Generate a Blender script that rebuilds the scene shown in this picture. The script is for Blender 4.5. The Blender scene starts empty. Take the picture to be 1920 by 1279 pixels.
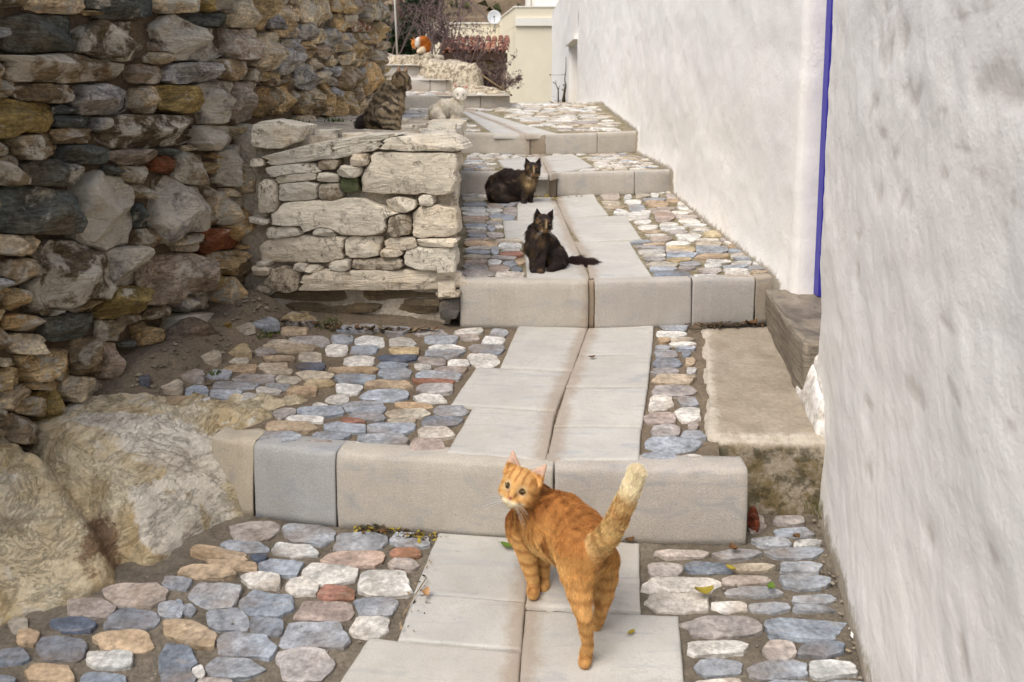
import bpy, math, random
import numpy as np
from mathutils import Vector

# ------------------------------------------------------------------ camera, sky, sun, exposure
scene = bpy.context.scene
COL = scene.collection
PI = math.pi
cam_data = bpy.data.cameras.new('camera')
cam = bpy.data.objects.new('camera', cam_data)
COL.objects.link(cam)
cam.location = (0, 0, 1.18)
cam.rotation_euler = (math.radians(83), 0, 0)
cam_data.sensor_width = 36
cam_data.lens = 36 * 1550 / 1920
cam_data.shift_y = -0.1454
cam_data.clip_start = 0.05
cam_data.clip_end = 3000
cam_data.dof.use_dof = True
cam_data.dof.focus_distance = 2.7
cam_data.dof.aperture_fstop = 7.1
scene.camera = cam
scene.cycles.use_denoising = True

world = bpy.data.worlds.new('World')
scene.world = world
world.use_nodes = True
wn = world.node_tree
bg = wn.nodes['Background']
sky = wn.nodes.new('ShaderNodeTexSky')
sky.sky_type = 'NISHITA'
sky.sun_disc = False
SUN_EL, SUN_AZ = math.radians(56), math.radians(221)     # high, behind the camera and to the left
sky.sun_elevation = SUN_EL
sky.sun_rotation = SUN_AZ
sky.air_density = 1.0
sky.dust_density = 4.0
sky.ozone_density = 1.0
wn.links.new(sky.outputs[0], bg.inputs[0])
bg.inputs[1].default_value = 0.15
sd = bpy.data.lights.new('sun', 'SUN')
sun = bpy.data.objects.new('sun', sd)
COL.objects.link(sun)
sd.energy = 1.5
sd.angle = math.radians(40)                                # overcast: a very soft sun
sd.color = (1.0, 0.985, 0.94)
sdir = Vector((math.sin(SUN_AZ) * math.cos(SUN_EL), math.cos(SUN_AZ) * math.cos(SUN_EL), math.sin(SUN_EL)))
sun.rotation_euler = sdir.to_track_quat('Z', 'Y').to_euler()
scene.view_settings.view_transform = 'Standard'
scene.view_settings.look = 'None'
scene.view_settings.exposure = 0.42
scene.view_settings.gamma = 1.0
scene.view_settings.use_curve_mapping = False

# ------------------------------------------------------------------ helpers
rnd = random.Random(11)
rng = np.random.default_rng(11)

def hsh(i, j, k, seed):
    n = (i.astype(np.int64) * 374761393 + j.astype(np.int64) * 668265263 + k.astype(np.int64) * 2147483647 + seed * 1274126177) & 0xffffffff
    n = ((n ^ (n >> 13)) * 1274126177) & 0xffffffff
    n = (n ^ (n >> 16)) & 0xffffffff
    return n / 4294967295.0

def vnoise(p, seed=0):
    p = np.asarray(p, float)
    i = np.floor(p); f = p - i; f = f * f * (3 - 2 * f)
    i = i.astype(np.int64)
    r = 0
    for a in (0, 1):
        for b in (0, 1):
            for c in (0, 1):
                w = (f[..., 0] if a else 1 - f[..., 0]) * (f[..., 1] if b else 1 - f[..., 1]) * (f[..., 2] if c else 1 - f[..., 2])
                r = r + w * hsh(i[..., 0] + a, i[..., 1] + b, i[..., 2] + c, seed)
    return r * 2 - 1

def fbm(p, octv=4, seed=0, gain=.5):
    p = np.asarray(p, float); r = 0; a = 1.0; s = 0
    for o in range(octv):
        r = r + a * vnoise(p * 2 ** o + 17.3 * o, seed + o); s += a; a *= gain
    return r / s

def smooth(a, b, x):
    t = np.clip((x - a) / (b - a), 0, 1)
    return t * t * (3 - 2 * t)

def mesh(name, v, f, mat=None, sm=True):
    me = bpy.data.meshes.new(name)
    me.from_pydata([tuple(map(float, q)) for q in v], [], [tuple(map(int, q)) for q in f])
    if sm:
        me.polygons.foreach_set('use_smooth', [True] * len(me.polygons))
    if mat: me.materials.append(mat)
    me.update()
    return me

def link(name, me, parent=None, loc=None, color=None):
    o = bpy.data.objects.new(name, me)
    COL.objects.link(o)
    if loc is not None: o.location = loc
    if parent is not None: o.parent = parent
    if color is not None: o.color = color
    return o

def obj(name, v, f, mat, parent=None, sm=True, loc=None, color=None):
    return link(name, mesh(name, v, f, mat, sm), parent, loc, color)

def empty(name, loc=(0, 0, 0)):
    o = bpy.data.objects.new(name, None); COL.objects.link(o); o.location = loc; o.empty_display_size = .1
    return o

def tag(o, label, cat=None, group=None, kind=None):
    o['label'] = label
    if cat: o['category'] = cat
    if group: o['group'] = group
    if kind: o['kind'] = kind
    return o

def grid_faces(nx, ny, off=0, mask=None):
    i, j = np.meshgrid(np.arange(nx - 1), np.arange(ny - 1), indexing='ij')
    a = (i * ny + j).ravel()
    f = np.stack([a, a + ny, a + ny + 1, a + 1], 1)
    if mask is not None:
        f = f[mask.ravel()[f].all(1)]
    return f + off

def fast_mesh(name, v, quads, mat, sm=True, flip=False):
    v = np.asarray(v, np.float32); q = np.asarray(quads, np.int32)
    if flip: q = q[:, ::-1]
    me = bpy.data.meshes.new(name)
    me.vertices.add(len(v)); me.vertices.foreach_set('co', v.ravel())
    n = q.shape[1]
    me.loops.add(q.size); me.loops.foreach_set('vertex_index', q.ravel())
    me.polygons.add(len(q)); me.polygons.foreach_set('loop_start', np.arange(len(q), dtype=np.int32) * n)
    me.polygons.foreach_set('use_smooth', np.full(len(q), sm))
    me.update(calc_edges=True); me.validate()
    if mat: me.materials.append(mat)
    return me

def box_vf(x0, y0, z0, x1, y1, z1):
    v = [(x0, y0, z0), (x1, y0, z0), (x1, y1, z0), (x0, y1, z0), (x0, y0, z1), (x1, y0, z1), (x1, y1, z1), (x0, y1, z1)]
    f = [(0, 3, 2, 1), (4, 5, 6, 7), (0, 1, 5, 4), (1, 2, 6, 5), (2, 3, 7, 6), (3, 0, 4, 7)]
    return v, f

def rough_block(name, corners, mat, parent=None, div=(8, 8, 6), amp=.006, fr=12, rnd_r=.02, seed=0, color=None, loc=None):
    """Eight corners (bottom quad, top quad, both counter-clockwise from above); subdivided, rounded and roughened."""
    c = np.array(corners, float)
    nx, ny, nz = div
    vid = {}; V = []; Fc = []
    def P(i, j, k):
        key = (i, j, k)
        if key not in vid:
            vid[key] = len(V); V.append((i / nx, j / ny, k / nz))
        return vid[key]
    for k, kk in ((0, 0), (nz, 1)):
        for i in range(nx):
            for j in range(ny):
                q = (P(i, j, k), P(i + 1, j, k), P(i + 1, j + 1, k), P(i, j + 1, k)); Fc.append(q if kk else q[::-1])
    for j, kk in ((0, 0), (ny, 1)):
        for i in range(nx):
            for k in range(nz):
                q = (P(i, j, k), P(i + 1, j, k), P(i + 1, j, k + 1), P(i, j, k + 1)); Fc.append(q[::-1] if kk else q)
    for i, kk in ((0, 0), (nx, 1)):
        for j in range(ny):
            for k in range(nz):
                q = (P(i, j, k), P(i, j + 1, k), P(i, j + 1, k + 1), P(i, j, k + 1)); Fc.append(q if kk else q[::-1])
    t = np.array(V)
    u, w, h = t[:, 0:1], t[:, 1:2], t[:, 2:3]
    def tri(u, w, h):
        b = (c[0] * (1 - u) * (1 - w) + c[1] * u * (1 - w) + c[2] * u * w + c[3] * (1 - u) * w)
        a = (c[4] * (1 - u) * (1 - w) + c[5] * u * (1 - w) + c[6] * u * w + c[7] * (1 - u) * w)
        return b * (1 - h) + a * h
    p = tri(u, w, h)
    if rnd_r:
        L = np.array([np.linalg.norm(c[1] - c[0]), np.linalg.norm(c[3] - c[0]), np.linalg.norm(c[4] - c[0])])
        d = np.minimum(t, 1 - t) * L                      # distance to the faces
        s = np.sort(d, 1)
        e = np.clip(1 - s[:, 1] / rnd_r, 0, 1) ** 2 * (s[:, 0] < 1e-6) * rnd_r * .6   # near an edge
        ctr = c.mean(0)
        q = np.clip(t, .15, .85); inner = tri(q[:, 0:1], q[:, 1:2], q[:, 2:3])
        dr = inner - p; dr /= np.linalg.norm(dr, axis=1, keepdims=True) + 1e-9
        p = p + dr * e[:, None]
    if amp:
        n = np.stack([fbm(p * fr + 31 * a, 3, seed + a * 7) for a in range(3)], 1)
        p = p + n * amp
    o = fast_mesh(name, p, Fc, mat)
    return link(name, o, parent, loc, color)

def tube(pts, rad, n=5, cap=True):
    """Vertices and quads of a tapering tube along pts."""
    P_ = [Vector(p) for p in pts]; V = []; Fc = []
    up = Vector((.13, .21, 1)).normalized()
    for i, p in enumerate(P_):
        d = (P_[min(i + 1, len(P_) - 1)] - P_[max(i - 1, 0)]).normalized()
        s = d.cross(up)
        if s.length < 1e-3: s = d.cross(Vector((1, 0, 0)))
        s.normalize(); t = s.cross(d)
        r = rad[i] if hasattr(rad, '__len__') else rad
        for k in range(n):
            a = 2 * PI * k / n
            V.append(p + (s * math.cos(a) + t * math.sin(a)) * r)
    for i in range(len(P_) - 1):
        for k in range(n):
            a = i * n + k; b = i * n + (k + 1) % n
            Fc.append((a, b, b + n, a + n))
    if cap:
        Fc.append(tuple(range(n))[::-1]); Fc.append(tuple(range((len(P_) - 1) * n, len(P_) * n)))
    return V, Fc

class MB:
    def __init__(s): s.v = []; s.f = []
    def add(s, v, f):
        o = len(s.v); s.v += [tuple(q) for q in v]; s.f += [tuple(k + o for k in q) for q in f]; return s
    def build(s, name, mat, parent=None, sm=True, loc=None): return obj(name, s.v, s.f, mat, parent, sm, loc)

def lin(r, g, b):
    return tuple(((c / 255 + .055) / 1.055) ** 2.4 if c > 10 else c / 255 / 12.92 for c in (r, g, b))

# ------------------------------------------------------------------ materials
class Mat:
    def __init__(s, name, rough=.85):
        s.m = bpy.data.materials.new(name); s.m.use_nodes = True
        s.t = s.m.node_tree; s.b = s.t.nodes['Principled BSDF']
        s.b.inputs['Roughness'].default_value = rough
        s.b.inputs['Specular IOR Level'].default_value = .25
    def n(s, typ, **kw):
        nd = s.t.nodes.new(typ)
        for k, v in kw.items():
            if k in nd.inputs: nd.inputs[k].default_value = v
            else: setattr(nd, k, v)
        return nd
    def l(s, a, b): s.t.links.new(a, b)
    def coords(s, kind='Object', rand=False, scale=None):
        out = s.n('ShaderNodeTexCoord').outputs[kind]
        if rand:
            oi = s.n('ShaderNodeObjectInfo')
            mu = s.n('ShaderNodeMath', operation='MULTIPLY'); mu.inputs[1].default_value = 61.7
            s.l(oi.outputs['Random'], mu.inputs[0])
            ad = s.n('ShaderNodeVectorMath', operation='ADD')
            s.l(out, ad.inputs[0]); s.l(mu.outputs[0], ad.inputs[1]); out = ad.outputs[0]
        if scale:
            mp = s.n('ShaderNodeMapping'); mp.inputs['Scale'].default_value = scale
            s.l(out, mp.inputs['Vector']); out = mp.outputs[0]
        return out
    def noise(s, vec, scale, detail=5, rough=.6, dist=0):
        nd = s.n('ShaderNodeTexNoise', Scale=scale, Detail=detail, Roughness=rough, Distortion=dist)
        s.l(vec, nd.inputs['Vector']); return nd.outputs['Fac']
    def ridge(s, vec, scale, width, detail=4, rough=.6, dist=.4):
        """1 on thin wandering lines, 0 elsewhere"""
        a = s.math('ABSOLUTE', s.math('SUBTRACT', s.noise(vec, scale, detail, rough, dist), .5))
        return s.ramp(a, [(0, 1), (width, 0)])
    def ramp(s, fac, stops):
        nd = s.n('ShaderNodeValToRGB'); e = nd.color_ramp.elements
        while len(e) < len(stops): e.new(.5)
        for q, (p, c) in zip(e, stops):
            q.position = p; q.color = (c, c, c, 1) if not hasattr(c, '__len__') else (*c[:3], 1)
        s.l(fac, nd.inputs[0]); return nd.outputs[0]
    def mix(s, fac, a, b, mode='MIX'):
        nd = s.n('ShaderNodeMix', data_type='RGBA', blend_type=mode)
        for k, v in ((0, fac), (6, a), (7, b)):
            if hasattr(v, 'is_output'): s.l(v, nd.inputs[k])
            elif k == 0: nd.inputs[0].default_value = v
            else: nd.inputs[k].default_value = (*v[:3], 1)
        return nd.outputs[2]
    def math(s, op, a, b=0.0, c=None):
        nd = s.n('ShaderNodeMath', operation=op)
        for k, v in enumerate((a, b) if c is None else (a, b, c)):
            if hasattr(v, 'is_output'): s.l(v, nd.inputs[k])
            else: nd.inputs[k].default_value = v
        return nd.outputs[0]
    def mulc(s, col, fac, lo, hi):
        """col times a grey that runs lo..hi with fac"""
        mr = s.n('ShaderNodeMapRange'); mr.inputs[1].default_value = .25; mr.inputs[2].default_value = .75
        mr.inputs[3].default_value = lo; mr.inputs[4].default_value = hi
        s.l(fac, mr.inputs[0])
        cb = s.n('ShaderNodeCombineColor')
        for k in range(3): s.l(mr.outputs[0], cb.inputs[k])
        return s.mix(1.0, col, cb.outputs[0], 'MULTIPLY')
    def bump(s, h, strength, dist, prev=None):
        nd = s.n('ShaderNodeBump', Strength=strength, Distance=dist)
        s.l(h, nd.inputs['Height'])
        if prev is not None: s.l(prev, nd.inputs['Normal'])
        return nd.outputs[0]
    def done(s, col, nrm=None, rough=None):
        if hasattr(col, 'is_output'): s.l(col, s.b.inputs['Base Color'])
        else: s.b.inputs['Base Color'].default_value = (*col[:3], 1)
        if nrm is not None: s.l(nrm, s.b.inputs['Normal'])
        if rough is not None: s.l(rough, s.b.inputs['Roughness'])
        return s.m

def stone_mat(name, bumps, lam, lime=True, rough=.85):
    """Object colour gives the stone's own colour, its alpha how much old limewash clings to it."""
    m = Mat(name, rough)
    oi = m.n('ShaderNodeObjectInfo')
    v = m.coords(rand=True)
    n1 = m.noise(v, 14, 6, .62); n2 = m.noise(v, 70, 5, .65); n3 = m.noise(m.coords(rand=True, scale=(6, 6, 55)), 2.2, 5, .6, .6)
    n4 = m.noise(v, 5, 3, .5)
    col = m.mulc(oi.outputs['Color'], n1, .5, 1.6)
    col = m.mulc(col, n2, .5, 1.5)
    vn = m.ramp(m.noise(m.coords(rand=True, scale=(5, 14, 30)), 2.5, 7, .7, 1.2), [(.56, 0), (.66, 1)])
    col = m.mix(m.math('MULTIPLY', vn, .4), col, lin(176, 166, 152))
    col = m.mulc(col, n3, 1 - lam, 1 + lam)
    st = m.ramp(n4, [(.48, 0), (.68, 1)])
    col = m.mix(m.math('MULTIPLY', st, .38), col, lin(142, 112, 70))
    crk = m.math('MULTIPLY', m.ridge(m.coords(rand=True, scale=(8, 8, 26)), 1.6, .018, 6, .7, .8), m.ramp(n4, [(.4, 0), (.55, 1)]))
    col = m.mix(m.math('MULTIPLY', crk, .6 if lime else .35), col, lin(44, 38, 32))
    if lime:
        l1 = m.noise(v, 11, 9, .68, .3)
        th = m.math('ADD', l1, m.math('MULTIPLY_ADD', oi.outputs['Alpha'], .45, -.70))
        msk = m.ramp(m.math('MULTIPLY', th, 12.), [(.0, 0), (1, 1)])
        lc = m.mix(n2, lin(196, 184, 160), lin(226, 218, 200))
        col = m.mix(msk, col, lc)
    nb = m.bump(m.math('SUBTRACT', m.noise(v, 26, 9, .74, .5), m.math('MULTIPLY', crk, .3)), bumps, .024)
    nb = m.bump(n3, bumps * .9, .012, nb)
    nb = m.bump(n2, bumps, .007, nb)
    return m.done(col, nb)

M = {}
M['wall_stone'] = stone_mat('wall_stone', 1.0, .42)
M['cobble'] = stone_mat('cobble', .30, .12, lime=False, rough=.6)

def lime_stone():
    m = Mat('limewashed_stone', .9); oi = m.n('ShaderNodeObjectInfo'); v = m.coords(rand=True)
    n1 = m.noise(v, 9, 6, .6); n2 = m.noise(v, 55, 6, .65); n3 = m.noise(m.coords(rand=True, scale=(3, 3, 16)), 7, 6, .65, .4); n5 = m.noise(v, 26, 9, .75)
    col = m.mulc(oi.outputs['Color'], n1, .80, 1.14)
    col = m.mulc(col, n3, .86, 1.1)
    th = m.math('ADD', n5, m.math('MULTIPLY', oi.outputs['Alpha'], .15))
    spot = m.ramp(th, [(.60, 0), (.67, 1)])
    col = m.mix(m.math('MULTIPLY', spot, .8), col, lin(112, 98, 80))
    och = m.ramp(m.noise(v, 6, 4, .6), [(.55, 0), (.72, 1)])
    col = m.mix(m.math('MULTIPLY', och, .28), col, lin(190, 155, 100))
    crk = m.math('MULTIPLY', m.ridge(v, 7, .012, 7, .7, .6), m.ramp(n1, [(.42, 0), (.6, 1)]))
    col = m.mix(m.math('MULTIPLY', crk, .7), col, lin(92, 78, 60))
    nb = m.bump(n1, .8, .02); nb = m.bump(n3, .7, .008, nb); nb = m.bump(m.math('SUBTRACT', n2, m.math('MULTIPLY', crk, .6)), .8, .006, nb)
    return m.done(col, nb)
M['lime_stone'] = lime_stone()

def slab_mat(name, base, speck, stain=True, grain=.5):
    m = Mat(name, .6); oi = m.n('ShaderNodeObjectInfo'); v = m.coords(rand=True)
    n1 = m.noise(v, 5, 5, .6); n2 = m.noise(v, 340, 3, .7); n3 = m.noise(m.coords(rand=True, scale=(2, 9, 6)), 3, 6, .6, 1.2); n4 = m.noise(v, 30, 6, .7)
    col = m.mulc(base, n1, .84, 1.12)
    col = m.mulc(col, n2, 1 - speck, 1 + speck)
    col = m.mix(m.math('MULTIPLY', m.ramp(n3, [(.54, 0), (.68, 1)]), .45), col, lin(150, 155, 162))
    col = m.mix(1.0, col, oi.outputs['Color'], 'MULTIPLY')
    if stain:
        at = m.n('ShaderNodeAttribute', attribute_name='stain')
        th = m.math('ADD', at.outputs['Fac'], m.math('MULTIPLY_ADD', n4, 1.3, -.65))
        th2 = m.math('ADD', th, m.math('MULTIPLY_ADD', m.noise(v, 9, 3, .5), .8, -.4))
        msk = m.ramp(th2, [(.34, 0), (.85, 1)])
        col = m.mix(m.math('MULTIPLY', msk, .55), col, lin(148, 126, 102))
        dt = m.ramp(m.noise(v, 120, 2, .5), [(.735, 0), (.75, 1)])
        col = m.mix(m.math('MULTIPLY', dt, .5), col, lin(90, 80, 70))
    vein = m.math('MULTIPLY', m.ridge(m.coords(rand=True, scale=(1.2, 3, 2)), 2.2, .010, 6, .62, .8), m.ramp(n1, [(.45, 0), (.6, 1)]))
    col = m.mix(m.math('MULTIPLY', vein, .4), col, lin(140, 138, 138))
    pit = m.ramp(m.noise(v, 55, 8, .78), [(.60, 0), (.72, 1)])
    col = m.mix(m.math('MULTIPLY', pit, .30), col, lin(140, 128, 112))
    strk = m.ramp(m.noise(m.coords(rand=True, scale=(16, 16, 1.5)), 1.6, 6, .65), [(.54, 0), (.74, 1)])
    col = m.mix(m.math('MULTIPLY', strk, .22 if stain else 0), col, lin(150, 130, 104))
    wear = m.ramp(m.noise(v, 2.3, 7, .7, .5), [(.45, 0), (.7, 1)])
    col = m.mix(m.math('MULTIPLY', wear, .28), col, lin(160, 152, 140))
    nb = m.bump(n4, .4, .005); nb = m.bump(n2, grain, .0018, nb)
    return m.done(col, nb)
M['slab'] = slab_mat('marble_slab', lin(191, 188, 180), .14)
M['kerb'] = slab_mat('kerb_marble', lin(190, 184, 174), .30, True, .9)

def mortar_mat(name, c1, c2, moss=.0, mossc=(108, 100, 58)):
    m = Mat(name, .95); v = m.coords()
    n1 = m.noise(v, 7, 6, .65); n2 = m.noise(v, 90, 5, .7); n3 = m.noise(v, 350, 2, .6)
    col = m.mix(m.ramp(n1, [(.35, 0), (.65, 1)]), c1, c2)
    col = m.mulc(col, n2, .6, 1.4)
    if moss:
        col = m.mix(m.math('MULTIPLY', m.ramp(m.noise(v, 13, 7, .7), [(.5 - moss * .2, 0), (.62 - moss * .2, 1)]), .7), col, lin(*mossc))
    peb = m.ramp(n3, [(.70, 0), (.74, 1)])
    col = m.mix(m.math('MULTIPLY', peb, .6), col, lin(160, 145, 125))
    nb = m.bump(n1, .6, .02); nb = m.bump(n2, .9, .008, nb)
    return m.done(col, nb)
M['bed'] = mortar_mat('cobble_mortar', lin(100, 92, 80), lin(126, 117, 103))
M['bed_soil'] = mortar_mat('soil_mortar', lin(106, 95, 80), lin(128, 114, 95))
M['bed_moss'] = mortar_mat('mossy_mortar', lin(136, 126, 106), lin(160, 150, 130), .25)
M['wall_core'] = mortar_mat('wall_mud', lin(74, 62, 48), lin(102, 86, 66))
M['low_core'] = mortar_mat('low_wall_mortar', lin(140, 128, 110), lin(204, 193, 174))
M['earth'] = mortar_mat('earth', lin(120, 104, 80), lin(100, 92, 66), .4)

def plaster_mat():
    m = Mat('whitewash', .9); v = m.coords()
    n1 = m.noise(v, 1.6, 5, .6, .6); n2 = m.noise(v, 5.5, 6, .62, .8); n3 = m.noise(v, 45, 5, .65); n4 = m.noise(m.coords(scale=(6, 3, .8)), 3, 6, .6, .5)
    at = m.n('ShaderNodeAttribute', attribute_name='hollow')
    col = m.mix(m.ramp(n1, [(.35, 0), (.7, 1)]), lin(233, 231, 226), lin(241, 237, 229))
    gr = m.math('MULTIPLY', m.ramp(n2, [(.54, 0), (.70, 1)]), .16)
    col = m.mix(gr, col, lin(192, 190, 184))
    chip = m.ramp(m.noise(v, 34, 8, .75, .3), [(.66, 0), (.70, 1)])
    col = m.mix(m.math('MULTIPLY', chip, .16), col, lin(158, 146, 130))
    col = m.mix(m.math('MULTIPLY', m.ramp(n4, [(.60, 0), (.78, 1)]), .14), col, lin(196, 182, 162))
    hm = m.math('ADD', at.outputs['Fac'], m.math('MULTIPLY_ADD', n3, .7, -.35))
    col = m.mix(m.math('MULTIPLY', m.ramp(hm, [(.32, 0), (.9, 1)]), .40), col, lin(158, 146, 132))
    hair = m.math('MULTIPLY', m.ridge(v, 2.6, .006, 8, .66, .5), m.ramp(n1, [(.5, 0), (.62, 1)]))
    col = m.mix(m.math('MULTIPLY', hair, .35), col, lin(140, 130, 118))
    wet = m.n('ShaderNodeAttribute', attribute_name='foot')
    fm = m.math('ADD', wet.outputs['Fac'], m.math('MULTIPLY_ADD', m.noise(v, 22, 8, .74), 1.6, -.8))
    col = m.mix(m.math('MULTIPLY', m.ramp(fm, [(.35, 0), (.7, 1)]), .75), col, lin(128, 112, 82))
    nb = m.bump(n2, .16, .02); nb = m.bump(n3, .45, .006, nb); nb = m.bump(m.noise(v, 160, 4, .7), .4, .002, nb)
    return m.done(col, nb)
M['plaster'] = plaster_mat()

def simple(name, c, rough=.8, var=.15, scale=20, bump=.2, bd=.004, spec=None, metal=0):
    m = Mat(name, rough); v = m.coords()
    n = m.noise(v, scale, 5, .65)
    if spec is not None: m.b.inputs['Specular IOR Level'].default_value = spec
    m.b.inputs['Metallic'].default_value = metal
    return m.done(m.mulc(c, n, 1 - var, 1 + var), m.bump(n, bump, bd) if bump else None)
M['blue'] = simple('blue_paint', lin(66, 62, 164), .45, .12, 30, .15, .002, .4)
M['cream'] = simple('cream_render', lin(226, 217, 192), .9, .07, 1.5, .15, .01)
M['cream_side'] = M['cream']
M['band'] = simple('white_band', lin(232, 228, 216), .9, .05, 3, .1, .004)
M['beige'] = simple('beige_render', lin(150, 134, 110), .95, .3, 5, .4, .01)
M['wood_dark'] = simple('dark_wood', lin(70, 52, 42), .8, .3, 30, .4, .004)
M['dark'] = simple('opening_shade', lin(22, 20, 22), .95, .2, 10, 0)  # near-black colour stands in for the shade inside the outbuilding's opening
M['metal_pole'] = simple('galvanised_pole', lin(190, 186, 176), .5, .1, 40, .1, .001, .5, .2)
M['dish'] = simple('white_enamel', lin(232, 234, 232), .5, .04, 10, 0)
M['lnb'] = simple('grey_plastic', lin(90, 96, 110), .5, .1, 30, 0)
M['bark'] = simple('twig_bark', lin(132, 114, 110), .9, .35, 40, .4, .002)
M['bark_dark'] = simple('dark_stem', lin(62, 54, 36), .9, .3, 40, .4, .002)
M['tree_bark'] = simple('tree_bark', lin(96, 78, 66), .9, .35, 20, .6, .01)
M['needle'] = simple('evergreen_leaf', lin(46, 62, 36), .6, .5, 6, 0)
M['needle2'] = simple('evergreen_leaf_olive', lin(78, 82, 42), .6, .5, 6, 0)
M['bud'] = simple('dry_leaf', lin(98, 78, 74), .8, .4, 20, 0)
M['bushgreen'] = simple('scrub', lin(72, 74, 44), .9, .5, 8, 0)
M['leaf_green'] = simple('leaf_green', lin(88, 112, 40), .5, .25, 60, .2, .001)
M['leaf_yellow'] = simple('leaf_yellow', lin(150, 134, 48), .5, .25, 60, .2, .001)
M['leaf_brown'] = simple('leaf_brown', lin(96, 70, 44), .7, .3, 60, .3, .001)
M['leaf_tan'] = simple('leaf_tan', lin(178, 140, 100), .7, .2, 60, .3, .001)
M['grass'] = simple('grass_blade', lin(104, 104, 50), .7, .35, 30, 0)
M['weed'] = simple('weed_leaf', lin(78, 92, 36), .7, .35, 30, 0)
M['twig'] = simple('dry_twig', lin(140, 120, 92), .9, .2, 60, .2, .001)

def rock_mat():
    m = Mat('bedrock', .9); v = m.coords()
    n1 = m.noise(v, 5, 10, .68, .6); n2 = m.noise(v, 60, 7, .72); n3 = m.noise(m.coords(scale=(11, 5, 16)), 3.2, 9, .70, 1.2); n4 = m.noise(v, 9, 10, .7, .6)
    col = m.mix(m.ramp(n1, [(.38, 0), (.62, 1)]), lin(208, 184, 140), lin(236, 223, 192))
    wm = m.n('ShaderNodeAttribute', attribute_name='lime')
    th = m.math('ADD', wm.outputs['Fac'], m.math('MULTIPLY_ADD', n4, 2.2, -1.1))
    col = m.mix(m.ramp(th, [(.40, 0), (.56, 1)]), col, lin(240, 231, 212))
    col = m.mulc(col, n3, .84, 1.18); col = m.mulc(col, n2, .80, 1.2)
    dk = m.ramp(m.noise(v, 8.5, 10, .74, .6), [(.52, 0), (.60, 1)])
    col = m.mix(m.math('MULTIPLY', dk, .36), col, lin(134, 108, 66))
    crk = m.math('MAXIMUM', m.ridge(v, 3.4, .012, 8, .68, .9), m.math('MULTIPLY', m.ridge(m.coords(scale=(3, 1.4, 5)), 3, .02, 7, .7, .8), .7))
    col = m.mix(m.math('MULTIPLY', crk, .32), col, lin(104, 84, 56))
    ru = m.n('ShaderNodeAttribute', attribute_name='rust')
    rt = m.math('ADD', ru.outputs['Fac'], m.math('MULTIPLY_ADD', m.noise(v, 22, 9, .75, .4), 2.4, -1.2))
    col = m.mix(m.math('MULTIPLY', m.ramp(rt, [(.5, 0), (.75, 1)]), .75), col, lin(116, 80, 54))
    nb = m.bump(m.math('SUBTRACT', n1, m.math('MULTIPLY', crk, .35)), .9, .04); nb = m.bump(n3, .9, .02, nb); nb = m.bump(n2, .9, .007, nb)
    return m.done(col, nb)
M['bedrock'] = rock_mat()

def concrete(name, top, side, moss=True):
    m = Mat(name, .92); v = m.coords(); n1 = m.noise(v, 8, 6, .65); n2 = m.noise(v, 70, 5, .7)
    ge = m.n('ShaderNodeNewGeometry'); sp = m.n('ShaderNodeSeparateXYZ'); m.l(ge.outputs['True Normal'], sp.inputs[0])
    col = m.mix(m.ramp(n1, [(.35, 0), (.65, 1)]), top, side)
    em = m.n('ShaderNodeAttribute', attribute_name='edge')
    col = m.mix(m.ramp(m.math('ADD', em.outputs['Fac'], m.math('MULTIPLY_ADD', m.noise(v, 24, 9, .75), 2.6, -1.3)), [(.45, 0), (1.0, .75)]), col, lin(196, 187, 172))
    if moss:
        mo = m.ramp(m.noise(v, 11, 9, .74), [(.42, 0), (.54, 1)])
        fr = m.n('ShaderNodeAttribute', attribute_name='front')
        col = m.mix(m.math('MULTIPLY', m.math('MULTIPLY', mo, fr.outputs['Fac']), .8), col, lin(104, 88, 50))
        mo2 = m.ramp(m.noise(v, 17, 9, .74), [(.50, 0), (.58, 1)])
        col = m.mix(m.math('MULTIPLY', m.math('MULTIPLY', mo2, fr.outputs['Fac']), .7), col, lin(66, 62, 40))
    col = m.mulc(col, n2, .78, 1.2)
    nb = m.bump(n1, .6, .02); nb = m.bump(n2, .6, .005, nb)
    return m.done(col, nb)
M['concrete'] = concrete('old_concrete', lin(166, 155, 138), lin(146, 135, 117))

def slate_mat():
    m = Mat('slate', .75); v = m.coords(); n1 = m.noise(m.coords(scale=(2, 1.2, 26)), 4, 7, .62, .7); n2 = m.noise(v, 60, 5, .65); n3 = m.noise(m.coords(scale=(3, 1, 3)), 9, 6, .6, 1)
    col = m.mix(m.ramp(n1, [(.35, 0), (.68, 1)]), lin(112, 104, 92), lin(158, 146, 128))
    col = m.mulc(col, n3, .75, 1.2); col = m.mulc(col, n2, .85, 1.15)
    nb = m.bump(n1, .8, .012); nb = m.bump(n2, .5, .004, nb)
    return m.done(col, nb)
M['slate'] = slate_mat()

def tile_mat():
    m = Mat('terracotta', .85); oi = m.n('ShaderNodeObjectInfo'); v = m.coords(rand=True)
    n = m.noise(v, 16, 6, .65)
    col = m.mulc(oi.outputs['Color'], n, .6, 1.35)
    return m.done(col, m.bump(n, .4, .01))
M['tile'] = tile_mat()

def hill_mat():
    m = Mat('hillside', .95); v = m.coords(); n1 = m.noise(v, .06, 10, .72); n2 = m.noise(v, .8, 8, .75); n3 = m.noise(m.coords(scale=(.02, .12, .3)), 3, 5, .6)
    col = m.mix(m.ramp(n1, [(.38, 0), (.6, 1)]), lin(128, 108, 86), lin(108, 100, 72))
    col = m.mix(m.ramp(n3, [(.5, 0), (.62, 1)]), col, lin(152, 130, 106))
    col = m.mulc(col, n2, .35, 1.5)
    return m.done(col, m.bump(n2, .6, 1.0))
M['hill'] = hill_mat()

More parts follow.
